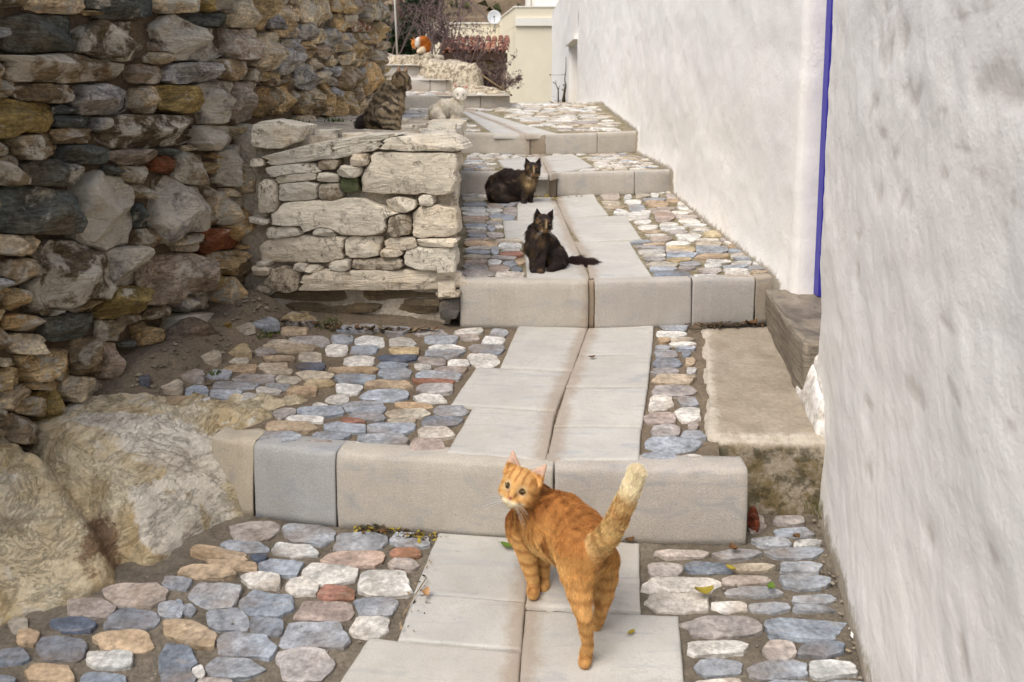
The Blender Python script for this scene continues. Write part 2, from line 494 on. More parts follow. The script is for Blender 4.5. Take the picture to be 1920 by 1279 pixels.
# ------------------------------------------------------------------ stones seen on each surface: centre, two half axes (mm), colour
ROWS_T0 = '''-696,2105,62,0,-16,52p -540,2084,66,0,-13,53g -397,2048,68,0,-8,42g -272,2055,50,0,-4,31g -697,2026,59,0,-9,27g -563,2010,54,0,-8,32w -400,1968,74,0,-7,35q -274,1998,36,0,-3,23r -274,1945,36,0,-3,23p -754,1993,70,-12,-7,25o -699,1943,63,-11,-5,17o -643,1976,20,0,-4,14B -579,1934,54,0,-10,34g -760,1913,65,0,-11,29o -447,1901,64,0,-10,44w -608,1877,45,0,-9,29w -502,1851,38,0,-9,36w -310,1862,64,0,-8,53w -810,1863,35,0,-11,27g -700,1815,59,0,-17,48g -568,1783,64,0,-15,49g -413,1823,44,0,-6,28r -313,1773,45,0,-6,36g -427,1752,62,0,-9,40q -769,1763,44,0,-13,32g -637,1727,45,0,-13,37g -542,1699,37,0,-9,30G -314,1703,42,0,-6,34w -434,1678,67,0,-11,48g -708,1680,70,-25,-7,34o -569,1637,62,0,-11,35g -684,1564,37,0,-29,72G -573,1571,56,0,-10,31g -430,1580,54,0,-12,48p -644,1556,17,0,-7,19w -595,1517,34,0,-7,21p -450,1492,53,0,-8,28g -529,1496,22,0,-7,20w -887,1821,74,0,-18,41p -969,1771,55,0,-17,34p -976,1705,47,0,-13,24B -850,1725,56,0,-17,38G -768,1763,41,0,-13,32g -1097,1706,20,0,-13,21t -1051,1665,23,0,-15,26o -841,1658,59,0,-15,33o -961,1628,54,0,-20,37G -842,1595,50,0,-11,23w -1050,1600,37,0,-14,23G -941,1552,46,0,-13,23o -821,1529,48,0,-13,26G -1021,1527,21,0,-11,17G -912,1488,46,0,-12,22g -990,1476,28,0,-13,22p -803,1471,36,0,-10,20t 673,2146,23,0,12,42p 763,2155,40,0,7,21p 755,2095,51,0,8,24g 684,2045,46,0,6,19g 777,2040,37,0,6,17w 431,1989,68,0,3,17p 577,1989,58,0,5,20g 724,1994,67,0,8,25g 381,1918,40,0,6,31p 488,1929,52,0,6,24G 600,1927,46,0,5,16t 718,1931,49,0,8,22g 413,1858,91,0,7,35w 565,1876,56,0,5,18p 570,1830,64,0,5,18g 708,1865,58,0,11,31g 383,1784,73,0,7,34w 500,1771,41,0,5,19w 593,1770,48,0,5,17g 701,1796,47,0,6,16g 689,1764,43,0,5,14g 468,1699,83,0,9,35p 646,1693,84,0,13,36g 440,1631,65,0,5,22w 569,1625,35,0,10,30p 656,1623,47,0,8,21G 424,1570,48,0,6,24g 551,1563,61,0,8,24g 655,1566,50,0,9,23w 417,1516,48,0,5,18w 549,1510,57,0,7,20g 661,1512,46,0,7,18g'''
ROWS_T1 = '''-637,3010,42,0,-9,44g -531,2984,56,0,-9,52w -584,3088,74,0,-6,34g -448,3079,51,0,-6,43g -409,2974,46,0,-7,50w -314,3072,57,0,-3,27p -265,3001,58,0,-3,35g -162,3091,54,0,-2,37w -160,3023,33,0,-2,31p -49,3072,35,0,-1,46g -65,2990,42,0,-1,41w -634,2898,39,0,-11,51w -536,2900,47,0,-7,41g -389,2888,57,0,-6,45y -244,2859,70,0,-3,40g -235,2922,61,0,-2,27w -90,2906,62,0,-1,48g -97,2796,52,0,-2,59w -534,2795,52,0,-9,51w -403,2819,67,0,-5,37B -279,2789,48,0,-4,38p -184,2765,39,0,-2,35w -542,2713,85,0,-5,27o -414,2750,54,0,-4,28g -393,2681,53,0,-6,44g -306,2748,30,0,-3,26w -206,2712,55,0,-2,32p -246,2663,75,0,-4,42g -521,2643,68,0,-7,39g -400,2593,70,0,-5,34o -256,2624,69,0,-2,24r -250,2559,56,0,-4,39p -523,2558,40,0,-8,40w -398,2512,68,0,-7,44g -255,2487,46,0,-4,40w -545,2478,35,0,-7,33w -591,2438,22,0,-3,15w -453,2423,61,0,-8,45g -304,2436,55,0,-3,23o -186,2393,51,0,-3,37g -684,2384,27,18,-13,33p -574,2390,66,0,-8,34g -611,2345,53,0,-5,22w -431,2359,48,0,-4,25g -315,2383,64,0,-4,29t -208,2332,55,0,-3,35G -325,2333,39,0,-3,21t -472,2332,34,0,-4,19r -646,2296,70,0,-9,36o -476,2284,61,0,-6,31g -353,2284,73,0,-5,35g -653,2228,58,0,-10,35g -517,2237,52,0,-6,28g -537,2194,41,0,-4,17p -364,2217,69,0,-4,28g -217,2257,48,0,-3,37w -435,2181,40,0,-5,25w -342,2166,34,0,-3,20g -235,2179,46,0,-4,39q -949,3065,60,0,-12,41g -838,3074,54,0,-7,26o -995,2987,37,0,-12,36t -815,2934,112,-20,-13,53t -757,2981,82,0,-13,54p -971,2843,45,0,-13,39y -893,2884,42,0,-9,31p -817,2812,53,0,-7,24o -711,2826,41,0,-10,44t -693,2747,47,0,-9,36B -1037,2747,40,0,-15,41t -956,2786,43,0,-8,24t -927,2724,58,0,-11,33o -823,2750,53,0,-7,24t -993,2669,52,0,-11,32g -852,2640,66,0,-11,36p -789,2696,48,0,-7,25t -659,2669,58,0,-7,32t -1055,2628,41,0,-13,33p -737,2630,42,0,-8,31t -629,2604,45,0,-6,28y -899,2588,70,0,-10,30g -1011,2549,39,0,-15,39g -755,2572,40,0,-6,23g -671,2545,49,0,-8,31o -899,2514,56,0,-10,31g -784,2550,38,0,-8,27w -829,2501,32,0,-8,26w -970,2476,32,0,-11,30w -1087,2547,35,0,-14,34t -1048,2480,42,0,-10,25o -1167,2534,17,0,-11,24B -817,3133,55,0,-8,33p'''
ROWS_T1R = '''635,3139,50,0,7,38g 609,3062,54,0,6,34w 567,2994,23,0,5,26o 636,3004,44,0,4,19t 628,2957,45,0,4,20w 551,2917,27,0,4,20g 631,2912,32,0,4,18g 549,2857,39,0,7,37g 623,2862,16,0,5,26G 535,2770,45,0,8,43G 519,2699,44,0,5,26p 620,2785,17,0,7,33o 608,2707,16,0,6,27w 537,2635,65,0,7,36t 515,2547,63,0,9,45p 460,2450,35,0,9,52w 544,2463,28,0,7,33g 526,2376,37,0,9,41w 439,2349,49,0,6,36q 441,2272,42,0,7,36p 513,2241,32,0,6,27g 445,2186,78,0,8,42g 397,2121,42,0,4,21g 483,2115,27,0,3,16w 525,2300,15,0,5,24p'''
ROWS_T2L = '''-224,4904,70,0,-5,109g -252,5278,64,0,-3,59w -264,5168,41,0,-2,45g -186,5163,34,0,-3,73w -227,5065,72,0,-2,51t -98,4824,49,0,-1,71p -37,4881,62,0,0,58g -221,4727,63,0,-3,68w -10,4670,38,0,0,126p -98,4674,45,0,-1,66w -206,4585,65,0,-3,66w -53,4490,62,0,-1,92g -200,4450,64,0,-2,52q -206,4358,54,0,-2,40t -81,4392,31,0,-1,41y -90,4303,42,0,-1,42p -188,4256,53,0,-2,50g -183,4167,47,0,-1,35w -69,4209,21,0,-1,45w -108,4191,18,0,-2,70g -180,4081,47,0,-2,45p -170,3983,44,0,-2,49g -83,4012,40,0,-1,69p -164,3896,53,0,-1,32p -138,3802,74,0,-2,58o -16,3873,59,0,0,51t -11,3770,49,0,0,44w -150,3707,55,0,-1,34w -151,3631,50,0,-1,36g -4,3682,38,0,0,33w -76,3661,16,0,-1,66g -4,3596,52,0,0,48r -148,3555,53,0,-2,40t -36,3529,51,0,0,35p -153,3465,43,0,-2,40q -77,3448,27,0,-1,42w 36,3469,21,0,0,48o -7,3418,28,0,0,47g -154,3371,50,0,-2,48p -51,3337,41,0,-1,48q 19,3323,19,0,0,41G -134,3269,64,0,-2,46p -8,3240,55,0,0,36w'''
ROWS_T2R = '''619,5169,54,0,11,97p 949,5344,46,0,8,46w 731,5163,22,0,12,83w 837,5227,43,0,11,71t 909,5225,25,0,10,57w 1036,5348,37,0,12,62w 1033,5174,57,0,14,72p 599,4946,51,0,11,89t 734,4975,50,0,13,90w 880,5073,71,0,11,67g 870,4907,63,0,15,84o 999,5025,48,0,12,62o 1037,4936,33,0,13,62w 601,4792,53,0,5,42t 726,4770,41,0,14,94g 813,4727,23,0,6,36t 898,4760,54,0,8,43p 1020,4782,47,0,12,58w 618,4634,37,0,11,83w 696,4494,55,0,16,103w 761,4647,27,0,7,44w 838,4474,52,0,21,117q 848,4652,54,0,7,39p 948,4613,48,0,9,47w 1059,4665,51,0,10,43w 963,4492,63,0,10,50p 1069,4537,33,0,14,60t 946,4364,51,0,13,61w 1061,4384,38,0,12,49w 694,4325,40,0,6,38w 698,4201,46,0,9,58w 819,4271,42,0,8,43w 824,4170,54,0,9,45w 964,4261,52,0,7,33w 957,4183,51,0,7,32t 1056,4277,31,0,11,44w 1076,4179,33,0,10,41w 701,4093,45,0,7,41o 829,4071,42,0,8,43p 957,4117,45,0,6,29w 1025,4053,67,0,13,53y 707,4013,44,0,5,32w 860,3977,52,0,16,75w 714,3913,48,0,10,56p 614,3855,43,0,5,31g 934,3897,50,0,8,33w 1049,3899,50,0,9,36p 661,3799,51,0,4,21o 777,3809,54,0,10,48w 922,3806,54,0,11,45t 1044,3826,40,0,7,27w 640,3730,60,0,5,31g 767,3700,64,0,10,50y 903,3690,66,0,14,60g 1046,3756,46,0,10,36o 629,3650,56,0,6,33w 748,3652,58,0,5,28p 630,3579,46,0,5,26w 750,3581,68,0,7,36g 1036,3670,54,0,9,34g 618,3507,41,0,7,38p 718,3499,47,0,6,31y 869,3553,70,0,11,45o 1028,3583,60,0,10,34w 634,3415,59,0,8,44t 750,3426,42,0,8,37g 886,3472,49,0,10,39w 1018,3510,56,0,7,25g 971,3441,40,0,8,31w 1047,3431,30,0,9,29w 840,3396,33,0,7,28w 624,3335,53,0,5,30g 725,3357,31,0,5,25p 929,3377,48,0,6,22g 1019,3357,39,0,9,31g 645,3242,70,0,11,57G 804,3306,43,0,11,49p 917,3325,49,0,6,23w 907,3265,46,0,8,31w 1001,3285,30,0,9,30o 771,3218,46,0,7,28w 912,3217,60,0,3,12t'''
ROWS_W = '''1010,1386,22,2,2,27b 1080,1418,47,5,2,19b 1246,1430,119,12,3,34t 1401,1417,39,4,1,11o 1517,1448,156,15,4,47d 1790,1487,112,11,3,40t 1967,1508,60,6,3,39y 2064,1521,42,4,3,37b 1169,1336,140,9,6,65d 1479,1332,188,11,6,70D 1039,1325,21,1,2,24g 1005,1319,18,1,2,26o 1879,1366,245,15,6,80G 1950,1432,150,12,2,32d 2245,1363,191,10,11,82p 2259,1483,157,14,9,69t 1678,1292,61,2,2,21t 1654,1327,26,1,1,18p 1263,1249,258,7,4,44b 1624,1234,97,2,3,33p 1859,1242,138,3,3,39g 2162,1263,164,4,3,48b 1027,1239,37,1,2,27b 991,1205,14,0,4,45o 1048,1186,44,0,2,26b 1196,1172,108,0,2,28b 1419,1152,122,-1,4,47g 1603,1150,67,-1,4,45t 1781,1150,120,-1,4,49y 2006,1145,136,-1,7,91G 2251,1136,156,-2,11,87p 1086,1107,133,-4,5,53y 1260,1124,40,-1,1,14d 1290,1089,76,-3,2,20d 1283,1045,79,-4,2,24b 1392,1076,20,-1,2,22g 1615,1045,252,-12,4,55D 1984,1003,118,-7,4,49w 2129,1019,37,-2,2,23t 2290,1001,125,-7,6,44w 1138,1027,82,-5,3,39b 1008,1025,53,-4,2,22b 1324,989,106,-8,3,31d 1524,966,105,-8,2,26p 1709,969,79,-6,1,13d 1690,926,80,-7,2,31r 1814,892,83,-8,5,64b 2073,876,74,-7,6,84w 2212,831,68,-7,9,69t 1033,969,51,-5,4,44b 1182,947,107,-10,3,39d 1434,929,37,-3,1,18d 1537,905,70,-7,2,29b 1568,847,47,-6,2,22b 1396,804,131,-19,11,139w 1748,761,138,-19,9,118G 973,891,30,-4,4,44o 1137,840,129,-18,6,70d 2085,780,55,-7,2,23t 1928,759,45,-6,1,20o 1910,810,34,-4,2,28b 1557,768,43,-6,3,41d 963,781,30,-5,3,33b 1071,755,79,-15,3,32t 1910,707,36,-5,3,37b 2051,725,91,-13,5,68t 2161,647,106,-17,5,67o 1969,612,152,-27,4,51r 1780,641,103,-18,3,40t 1572,690,52,-9,3,33b 1229,633,152,-51,29,103D 1439,626,74,-15,6,71G 1680,527,167,-37,7,95p 1060,684,69,-15,3,39b 958,708,21,-4,2,22d 973,669,39,-9,2,18g 1019,619,47,-12,3,29o 1916,477,74,-16,3,47y 2040,514,126,-26,4,56o 2185,465,71,-15,9,71b 2036,391,94,-23,5,66o 2203,320,71,-18,7,58b 1438,501,118,-18,-6,54y 1280,531,60,-6,-5,27o 1169,538,42,-11,1,12b 1220,486,102,-20,-2,47d 961,627,31,-8,2,22b 954,587,37,-10,2,21o 1053,540,60,-17,2,21o 949,518,39,-12,4,43b 1070,476,61,-19,2,28t 1790,418,112,-28,3,38G 1776,333,108,-18,-9,45w 1932,301,46,-13,2,29b 2067,292,82,-22,4,50b 1382,424,55,-16,3,37b 1462,440,53,-14,2,19b 1126,391,86,-10,-12,55o 1273,380,59,-19,5,59b 1372,326,38,-13,5,64p 971,455,55,-18,1,13t 972,404,61,-21,3,36o 1114,341,60,-21,1,16o 1240,281,55,-20,3,38t 1341,249,39,-14,2,28p 1435,283,31,-10,2,30b 984,348,81,-21,-2,33t 1054,300,39,-15,3,29o 1132,266,48,-19,4,44y 938,316,39,-16,3,29b 998,258,51,-21,4,43b 969,205,50,-22,2,26b 920,157,35,-17,3,37b 997,183,22,-10,1,12b 920,270,26,-11,2,23b 907,84,29,-15,3,32b 2531,1526,127,12,10,74o 2605,1348,224,10,11,85t 2946,1330,184,7,8,62g 2777,1587,114,12,5,40b 2972,1552,151,14,6,42t 3180,1573,74,7,4,34t 2720,1505,67,6,5,42g 2872,1490,104,8,7,55o 3091,1480,152,11,6,44p 3074,1401,177,9,6,44g 3347,1610,90,9,11,84t 3277,1255,176,3,9,72g 3633,1318,194,6,5,40t 3386,1397,194,9,6,45o 3766,1261,205,3,5,39t 3375,1498,132,9,6,49g 3717,1635,281,26,12,90t 3664,1491,161,10,6,43t 4023,1501,200,12,8,58g 3868,1413,150,7,6,42p 4040,1365,108,4,5,38t 4067,1297,244,6,4,31g 4077,1241,109,1,3,26g 4361,1616,211,17,8,59o 4285,1734,146,15,7,56o 4626,1746,198,20,6,48o 4715,1658,174,14,6,43t 4323,1467,164,9,5,35t 4314,1538,89,6,4,32t 4544,1528,113,7,5,36g 4581,1393,229,9,5,40t 5095,1808,304,31,15,83p 5224,1652,383,29,8,44r 5148,1584,385,25,6,31b 5167,1488,346,17,13,68o 4621,1266,345,5,11,82b 5055,1385,318,11,7,37t 4935,1292,140,3,9,48g 5856,1821,469,43,15,76t 6729,1923,550,52,19,93b 5946,1630,414,26,11,56o 6813,1739,521,37,17,86o 5706,1489,259,12,12,61b 6426,1454,473,17,18,90t 5840,1282,371,5,24,124o 5100,1086,331,-5,18,99t 4574,1093,230,-4,12,91o 4139,1171,154,0,4,29g 4197,1075,144,-3,8,61o 3870,1154,139,-1,9,70o 3612,1160,193,-1,4,33t 3294,1117,119,-2,8,62o 3107,1156,73,0,3,23b 2870,1139,162,-2,8,64o 2620,1224,99,1,3,26b 2657,1130,65,-1,7,53b 2415,1249,82,2,4,32b 2624,1239,128,2,3,26o 3589,1080,180,-4,6,47b 3884,1054,166,-4,4,30o 2978,1230,102,1,3,22b 4706,1027,214,-6,5,41o 6535,1284,326,4,14,68o'''
ROWS_L = '''160,1008,91,1,2,49w 391,954,254,45,-5,30w 718,979,166,1,0,28w 688,867,172,2,1,82W 228,874,97,9,-1,24w 235,842,82,11,-2,19w 123,765,35,1,2,59w 245,790,77,1,1,43W 372,786,43,1,1,34m 455,868,46,1,1,22w 451,817,35,1,1,29n 500,914,33,0,1,24w 368,896,42,1,1,20m 380,690,223,5,2,69W 656,744,58,1,0,27W 758,762,26,0,0,24w 785,675,85,2,1,65W 651,660,45,1,1,39m 656,589,59,2,0,24W 792,600,72,2,0,17w 617,554,42,1,0,14w 761,533,99,3,1,44W 493,570,75,2,1,40W 345,632,50,-9,5,22w 186,627,78,12,-3,24w 264,560,173,5,2,54W 407,499,39,1,1,21w 560,507,102,3,0,21m 549,439,317,10,1,40W 170,428,59,-25,25,49m 453,371,326,11,1,28b 676,336,109,4,1,32b 843,333,36,1,0,37d 240,281,49,2,1,25t 320,270,27,1,1,18t 343,310,210,8,1,21b'''
SLABS = {'T0': [[(-0.197, 2.087), (0.059, 2.055), (0.027, 1.785), (-0.231, 1.818)], [(0.062, 2.055), (0.333, 2.034), (0.292, 1.75), (0.031, 1.767)], [(-0.232, 1.814), (0.025, 1.781), (0.007, 1.617), (-0.246, 1.651)], [(-0.31, 1.661), (0.007, 1.612), (-0.008, 1.365), (-0.387, 1.365)], [(0.029, 1.757), (0.375, 1.734), (0.336, 1.456), (0.002, 1.456)], [(0.002, 1.45), (0.337, 1.45), (0.283, 1.153), (-0.033, 1.153)], [(-0.385, 1.36), (-0.01, 1.36), (-0.037, 1.153), (-0.441, 1.153)]],
'T1': [[(0.025, 3.145), (0.292, 3.121), (0.207, 2.701), (-0.04, 2.729)], [(-0.122, 2.725), (0.203, 2.692), (0.133, 2.388), (-0.188, 2.433)], [(-0.117, 2.421), (0.128, 2.381), (0.082, 2.089), (-0.176, 2.135)], [(0.298, 3.121), (0.556, 3.151), (0.498, 2.851), (0.246, 2.84)], [(0.244, 2.835), (0.495, 2.846), (0.438, 2.567), (0.193, 2.571)], [(0.19, 2.562), (0.435, 2.558), (0.376, 2.288), (0.136, 2.288)], [(0.134, 2.281), (0.373, 2.281), (0.338, 2.094), (0.088, 2.089)]],
'T2': [[(0.056, 3.905), (0.283, 3.723), (0.304, 3.157), (0.059, 3.181)], [(-0.049, 4.372), (0.277, 4.417), (0.281, 3.734), (-0.033, 3.917)], [(0.033, 5.08), (0.269, 5.161), (0.275, 4.433), (0.029, 4.417)], [(0.281, 5.14), (0.525, 5.245), (0.52, 4.962), (0.289, 4.925)], [(0.288, 4.906), (0.521, 4.943), (0.536, 4.542), (0.292, 4.433)], [(0.294, 4.417), (0.626, 4.526), (0.621, 3.905), (0.32, 3.846)], [(0.319, 3.835), (0.556, 3.858), (0.554, 3.517), (0.318, 3.488)], [(0.318, 3.478), (0.553, 3.507), (0.558, 3.173), (0.309, 3.149)]],
'T3': [[(-0.106, 6.086), (0.203, 6.402), (0.225, 5.111), (-0.017, 5.173)], [(0.211, 6.402), (0.486, 6.648), (0.527, 6.13), (0.233, 6.002)], [(0.231, 5.96), (0.524, 6.086), (0.552, 5.611), (0.234, 5.081)]],
'T4': [[(-0.513, 8.502), (-0.434, 8.446), (0.106, 6.596), (-0.145, 6.631)], [(-0.423, 8.446), (-0.346, 8.56), (0.024, 7.541), (-0.125, 7.453)], [(-0.119, 7.409), (0.029, 7.497), (0.368, 6.631), (0.114, 6.562)]]}
CATS = {
 'ginger': {'loc': [0.1175, 1.69, -0.004], 'prims': [[0, -0.0817, 0.18, 0.1496, 0.0507, -0.0522, 0.15, 0.1968, 0.0548], [0, -0.0522, 0.15, 0.1968, 0.0548, -0.008, 0.09, 0.2032, 0.0676], [0, -0.008, 0.09, 0.2032, 0.0676, 0.0289, 0.02, 0.2133, 0.0626], [0, 0.0289, 0.02, 0.2133, 0.0626, 0.0461, -0.035, 0.2143, 0.0538], [0, -0.0542, 0.16, 0.1539, 0.0527, 0.0031, 0.07, 0.1785, 0.0597], [1, -0.0595, 0.16, 0.2008, 0.0475, -0.08, 0.15, 0.2392, 0.0433], [1, -0.08, 0.15, 0.2392, 0.0433, -0.0926, 0.14, 0.2575, 0.0393], [2, -0.0871, 0.16, 0.1338, 0.0363, -0.0798, 0.14, 0.0877, 0.0222], [2, -0.0798, 0.14, 0.0877, 0.0222, -0.0674, 0.125, 0.038, 0.0139], [2, -0.0674, 0.125, 0.038, 0.0139, -0.0676, 0.115, 0.0229, 0.0157], [2, -0.0676, 0.115, 0.0229, 0.0157, -0.0693, 0.1, 0.0246, 0.0137], [2, -0.0531, 0.19, 0.1031, 0.0305, -0.042, 0.17, 0.0561, 0.0162], [2, -0.042, 0.17, 0.0561, 0.0162, -0.0397, 0.16, 0.0254, 0.0117], [2, -0.0397, 0.16, 0.0254, 0.0117, -0.04, 0.152, 0.0128, 0.0142], [2, -0.04, 0.152, 0.0128, 0.0142, -0.043, 0.14, 0.0136, 0.0122], [3, 0.0199, -0.05, 0.2111, 0.0488, 0.0213, -0.065, 0.1783, 0.0384], [3, 0.0213, -0.065, 0.1783, 0.0384, 0.0222, -0.085, 0.1492, 0.0269], [3, 0.0222, -0.085, 0.1492, 0.0269, 0.0306, -0.12, 0.1134, 0.0155], [3, 0.0306, -0.12, 0.1134, 0.0155, 0.0383, -0.115, 0.0569, 0.0113], [3, 0.0383, -0.115, 0.0569, 0.0113, 0.0352, -0.105, 0.0127, 0.0136], [3, 0.0352, -0.105, 0.0127, 0.0136, 0.0312, -0.125, 0.0192, 0.0123], [3, 0.0788, 0.01, 0.1631, 0.0391, 0.0829, 0.01, 0.1194, 0.031], [3, 0.0829, 0.01, 0.1194, 0.031, 0.0822, 0.0, 0.0944, 0.0239], [3, 0.0822, 0.0, 0.0944, 0.0239, 0.0751, -0.025, 0.071, 0.0143], [3, 0.0751, -0.025, 0.071, 0.0143, 0.0714, -0.01, 0.0322, 0.0116], [3, 0.0714, -0.01, 0.0322, 0.0116, 0.0656, 0.0, 0.0139, 0.0134], [4, 0.0581, -0.07, 0.2396, 0.0259, 0.0791, -0.095, 0.2797, 0.0232], [4, 0.0791, -0.095, 0.2797, 0.0232, 0.0983, -0.11, 0.3294, 0.0207], [4, 0.0983, -0.11, 0.3294, 0.0207, 0.1169, -0.11, 0.375, 0.0196], [4, 0.1169, -0.11, 0.375, 0.0196, 0.133, -0.105, 0.4155, 0.0174]], 'head': [[-0.1004, 0.11, 0.2804], 0.0477, [-0.294, -0.899, 0.325], [0.323, 0.226, 0.919]]},
 'tabby': {'loc': [-0.5518, 3.6, 1.012], 'prims': [[0, -0.0254, 0.02, 0.0479, 0.0588, -0.0011, 0.02, 0.1034, 0.0587], [0, -0.0011, 0.02, 0.1034, 0.0587, 0.03, 0.02, 0.1542, 0.047], [1, 0.03, 0.02, 0.1542, 0.0424, 0.0537, 0.02, 0.1841, 0.0308], [5, 0.0489, 0.0, 0.1451, 0.0352, 0.0532, -0.02, 0.0996, 0.0305], [2, 0.0501, -0.03, 0.1043, 0.0258, 0.0552, -0.04, 0.0544, 0.0166], [2, 0.0552, -0.04, 0.0544, 0.0166, 0.0559, -0.05, 0.0137, 0.0143], [2, 0.0559, -0.05, 0.0137, 0.0143, 0.0649, -0.05, 0.0092, 0.012], [2, 0.0509, 0.03, 0.0986, 0.024, 0.0537, 0.02, 0.0479, 0.0146], [2, 0.0537, 0.02, 0.0479, 0.0146, 0.0568, 0.01, 0.0111, 0.0123], [3, 0.0119, -0.04, 0.0635, 0.0463, 0.0219, -0.05, 0.032, 0.0325], [3, 0.0219, -0.05, 0.032, 0.0325, 0.0413, -0.06, 0.0142, 0.0165], [4, -0.0501, 0.04, 0.0285, 0.0311, -0.085, 0.04, 0.0379, 0.0264], [4, -0.085, 0.04, 0.0379, 0.0264, -0.0998, 0.03, 0.0289, 0.0217]], 'head': [[0.0753, 0.0, 0.2091], 0.0437, [0.928, -0.351, -0.124], [0.116, -0.044, 0.992]]},
 'tortie': {'loc': [0.1428, 3.34, 0.4341], 'prims': [[0, -0.0336, 0.0, 0.1604, 0.0385, -0.0055, 0.04, 0.1085, 0.0524], [0, -0.0055, 0.04, 0.1085, 0.0524, 0.0278, 0.08, 0.044, 0.0531], [5, -0.0429, -0.02, 0.1529, 0.0405, -0.0452, -0.03, 0.1173, 0.0404], [0, 0.0268, 0.06, 0.0481, 0.0528, 0.0443, 0.05, 0.0274, 0.0393], [1, -0.0383, -0.01, 0.1666, 0.0384, -0.0214, -0.02, 0.1991, 0.0317], [2, -0.0561, -0.03, 0.1173, 0.0274, -0.0543, -0.05, 0.064, 0.0175], [2, -0.0543, -0.05, 0.064, 0.0175, -0.0543, -0.055, 0.0255, 0.0143], [2, -0.0543, -0.055, 0.0255, 0.0143, -0.0548, -0.075, 0.0211, 0.0131], [2, -0.0282, -0.04, 0.1104, 0.0273, -0.0265, -0.06, 0.0617, 0.0175], [2, -0.0265, -0.06, 0.0617, 0.0175, -0.0265, -0.065, 0.0233, 0.0142], [2, -0.0265, -0.065, 0.0233, 0.0142, -0.0272, -0.085, 0.019, 0.0131], [3, 0.038, 0.02, 0.0585, 0.0455, 0.0415, 0.0, 0.0336, 0.0321], [3, 0.0415, 0.0, 0.0336, 0.0321, 0.0173, -0.05, 0.0222, 0.0165], [4, 0.0697, 0.1, 0.0076, 0.0219, 0.1284, 0.1, 0.0192, 0.0241], [4, 0.1284, 0.1, 0.0192, 0.0241, 0.1808, 0.08, 0.0188, 0.0195], [4, 0.1808, 0.08, 0.0188, 0.0195, 0.2168, 0.08, 0.0119, 0.0105]], 'head': [[-0.0178, -0.04, 0.2133], 0.0399, [0.344, -0.937, -0.052], [0.137, -0.005, 0.991]]},
 'crouch': {'loc': [0.0, 4.95, 0.4985], 'prims': [[0, -0.0715, 0.05, 0.0947, 0.0847, -0.0259, 0.04, 0.1155, 0.091], [0, -0.0259, 0.04, 0.1155, 0.091, 0.0194, 0.03, 0.1199, 0.0811], [0, 0.0194, 0.03, 0.1199, 0.0811, 0.0773, 0.01, 0.1383, 0.0549], [0, -0.0811, 0.04, 0.0633, 0.0651, -0.0065, 0.02, 0.0527, 0.0519], [1, 0.0772, 0.01, 0.1448, 0.0549, 0.1091, 0.0, 0.1717, 0.0451], [5, 0.1026, -0.01, 0.1534, 0.0419, 0.0993, -0.02, 0.1094, 0.0386], [2, 0.077, -0.01, 0.1082, 0.0355, 0.0736, -0.03, 0.0526, 0.021], [2, 0.0736, -0.03, 0.0526, 0.021, 0.0703, -0.04, 0.0152, 0.0162], [2, 0.0703, -0.04, 0.0152, 0.0162, 0.0732, -0.06, 0.0115, 0.0145], [2, 0.1063, 0.01, 0.0994, 0.0292, 0.1095, 0.0, 0.0423, 0.0179], [2, 0.1095, 0.0, 0.0423, 0.0179, 0.1093, -0.01, 0.0111, 0.0147], [2, 0.1093, -0.01, 0.0111, 0.0147, 0.1153, -0.03, 0.0106, 0.013], [3, -0.0772, 0.0, 0.0812, 0.0678, -0.0641, -0.02, 0.0448, 0.0451], [3, -0.0641, -0.02, 0.0448, 0.0451, -0.0319, -0.05, 0.023, 0.0193]], 'head': [[0.1246, -0.02, 0.2091], 0.0495, [0.218, -0.975, 0.044], [0.013, 0.048, 0.999]]},
 'white': {'loc': [-0.5964, 7.6, 0.9034], 'prims': [[0, -0.0926, 0.06, 0.0714, 0.0807, -0.0217, 0.04, 0.111, 0.0853], [0, -0.0217, 0.04, 0.111, 0.0853, 0.0598, 0.0, 0.1313, 0.0702], [1, 0.0696, 0.0, 0.141, 0.0653, 0.1104, -0.02, 0.1994, 0.0456], [5, 0.0906, -0.02, 0.151, 0.0554, 0.0957, -0.03, 0.1029, 0.0505], [2, 0.0665, -0.03, 0.1029, 0.0359, 0.0619, -0.04, 0.0451, 0.0213], [2, 0.0619, -0.04, 0.0451, 0.0213, 0.0623, -0.05, 0.0115, 0.0188], [2, 0.1054, -0.03, 0.1029, 0.0359, 0.1007, -0.04, 0.0451, 0.0213], [2, 0.1007, -0.04, 0.0451, 0.0213, 0.1011, -0.05, 0.0115, 0.0188], [3, -0.0775, 0.0, 0.0633, 0.0703, -0.0461, -0.03, 0.0254, 0.0359], [4, -0.1362, 0.1, 0.0309, 0.0267, -0.1819, 0.06, 0.0125, 0.0216]], 'head': [[0.1217, -0.04, 0.2429], 0.0654, [0.18, -0.979, -0.094], [0.154, -0.067, 0.986]]},
 'far': {'loc': [-1.1342, 10.6, 1.6424], 'prims': [[0, 0.0278, 0.0, 0.0599, 0.0678, 0.0488, 0.0, 0.1198, 0.061], [0, 0.0488, 0.0, 0.1198, 0.061, 0.0245, -0.02, 0.1651, 0.0508], [1, 0.0245, -0.02, 0.1651, 0.0508, -0.026, -0.05, 0.1633, 0.0439], [3, 0.0003, -0.06, 0.0437, 0.0473, -0.0291, -0.1, 0.022, 0.0304], [2, -0.0265, -0.05, 0.1237, 0.0305, -0.0398, -0.06, 0.057, 0.0205], [2, -0.0398, -0.06, 0.057, 0.0205, -0.0392, -0.07, 0.0168, 0.0171]], 'head': [[-0.0768, -0.08, 0.122], 0.0569, [-0.744, -0.447, -0.496], [-0.525, -0.068, 0.849]]}}

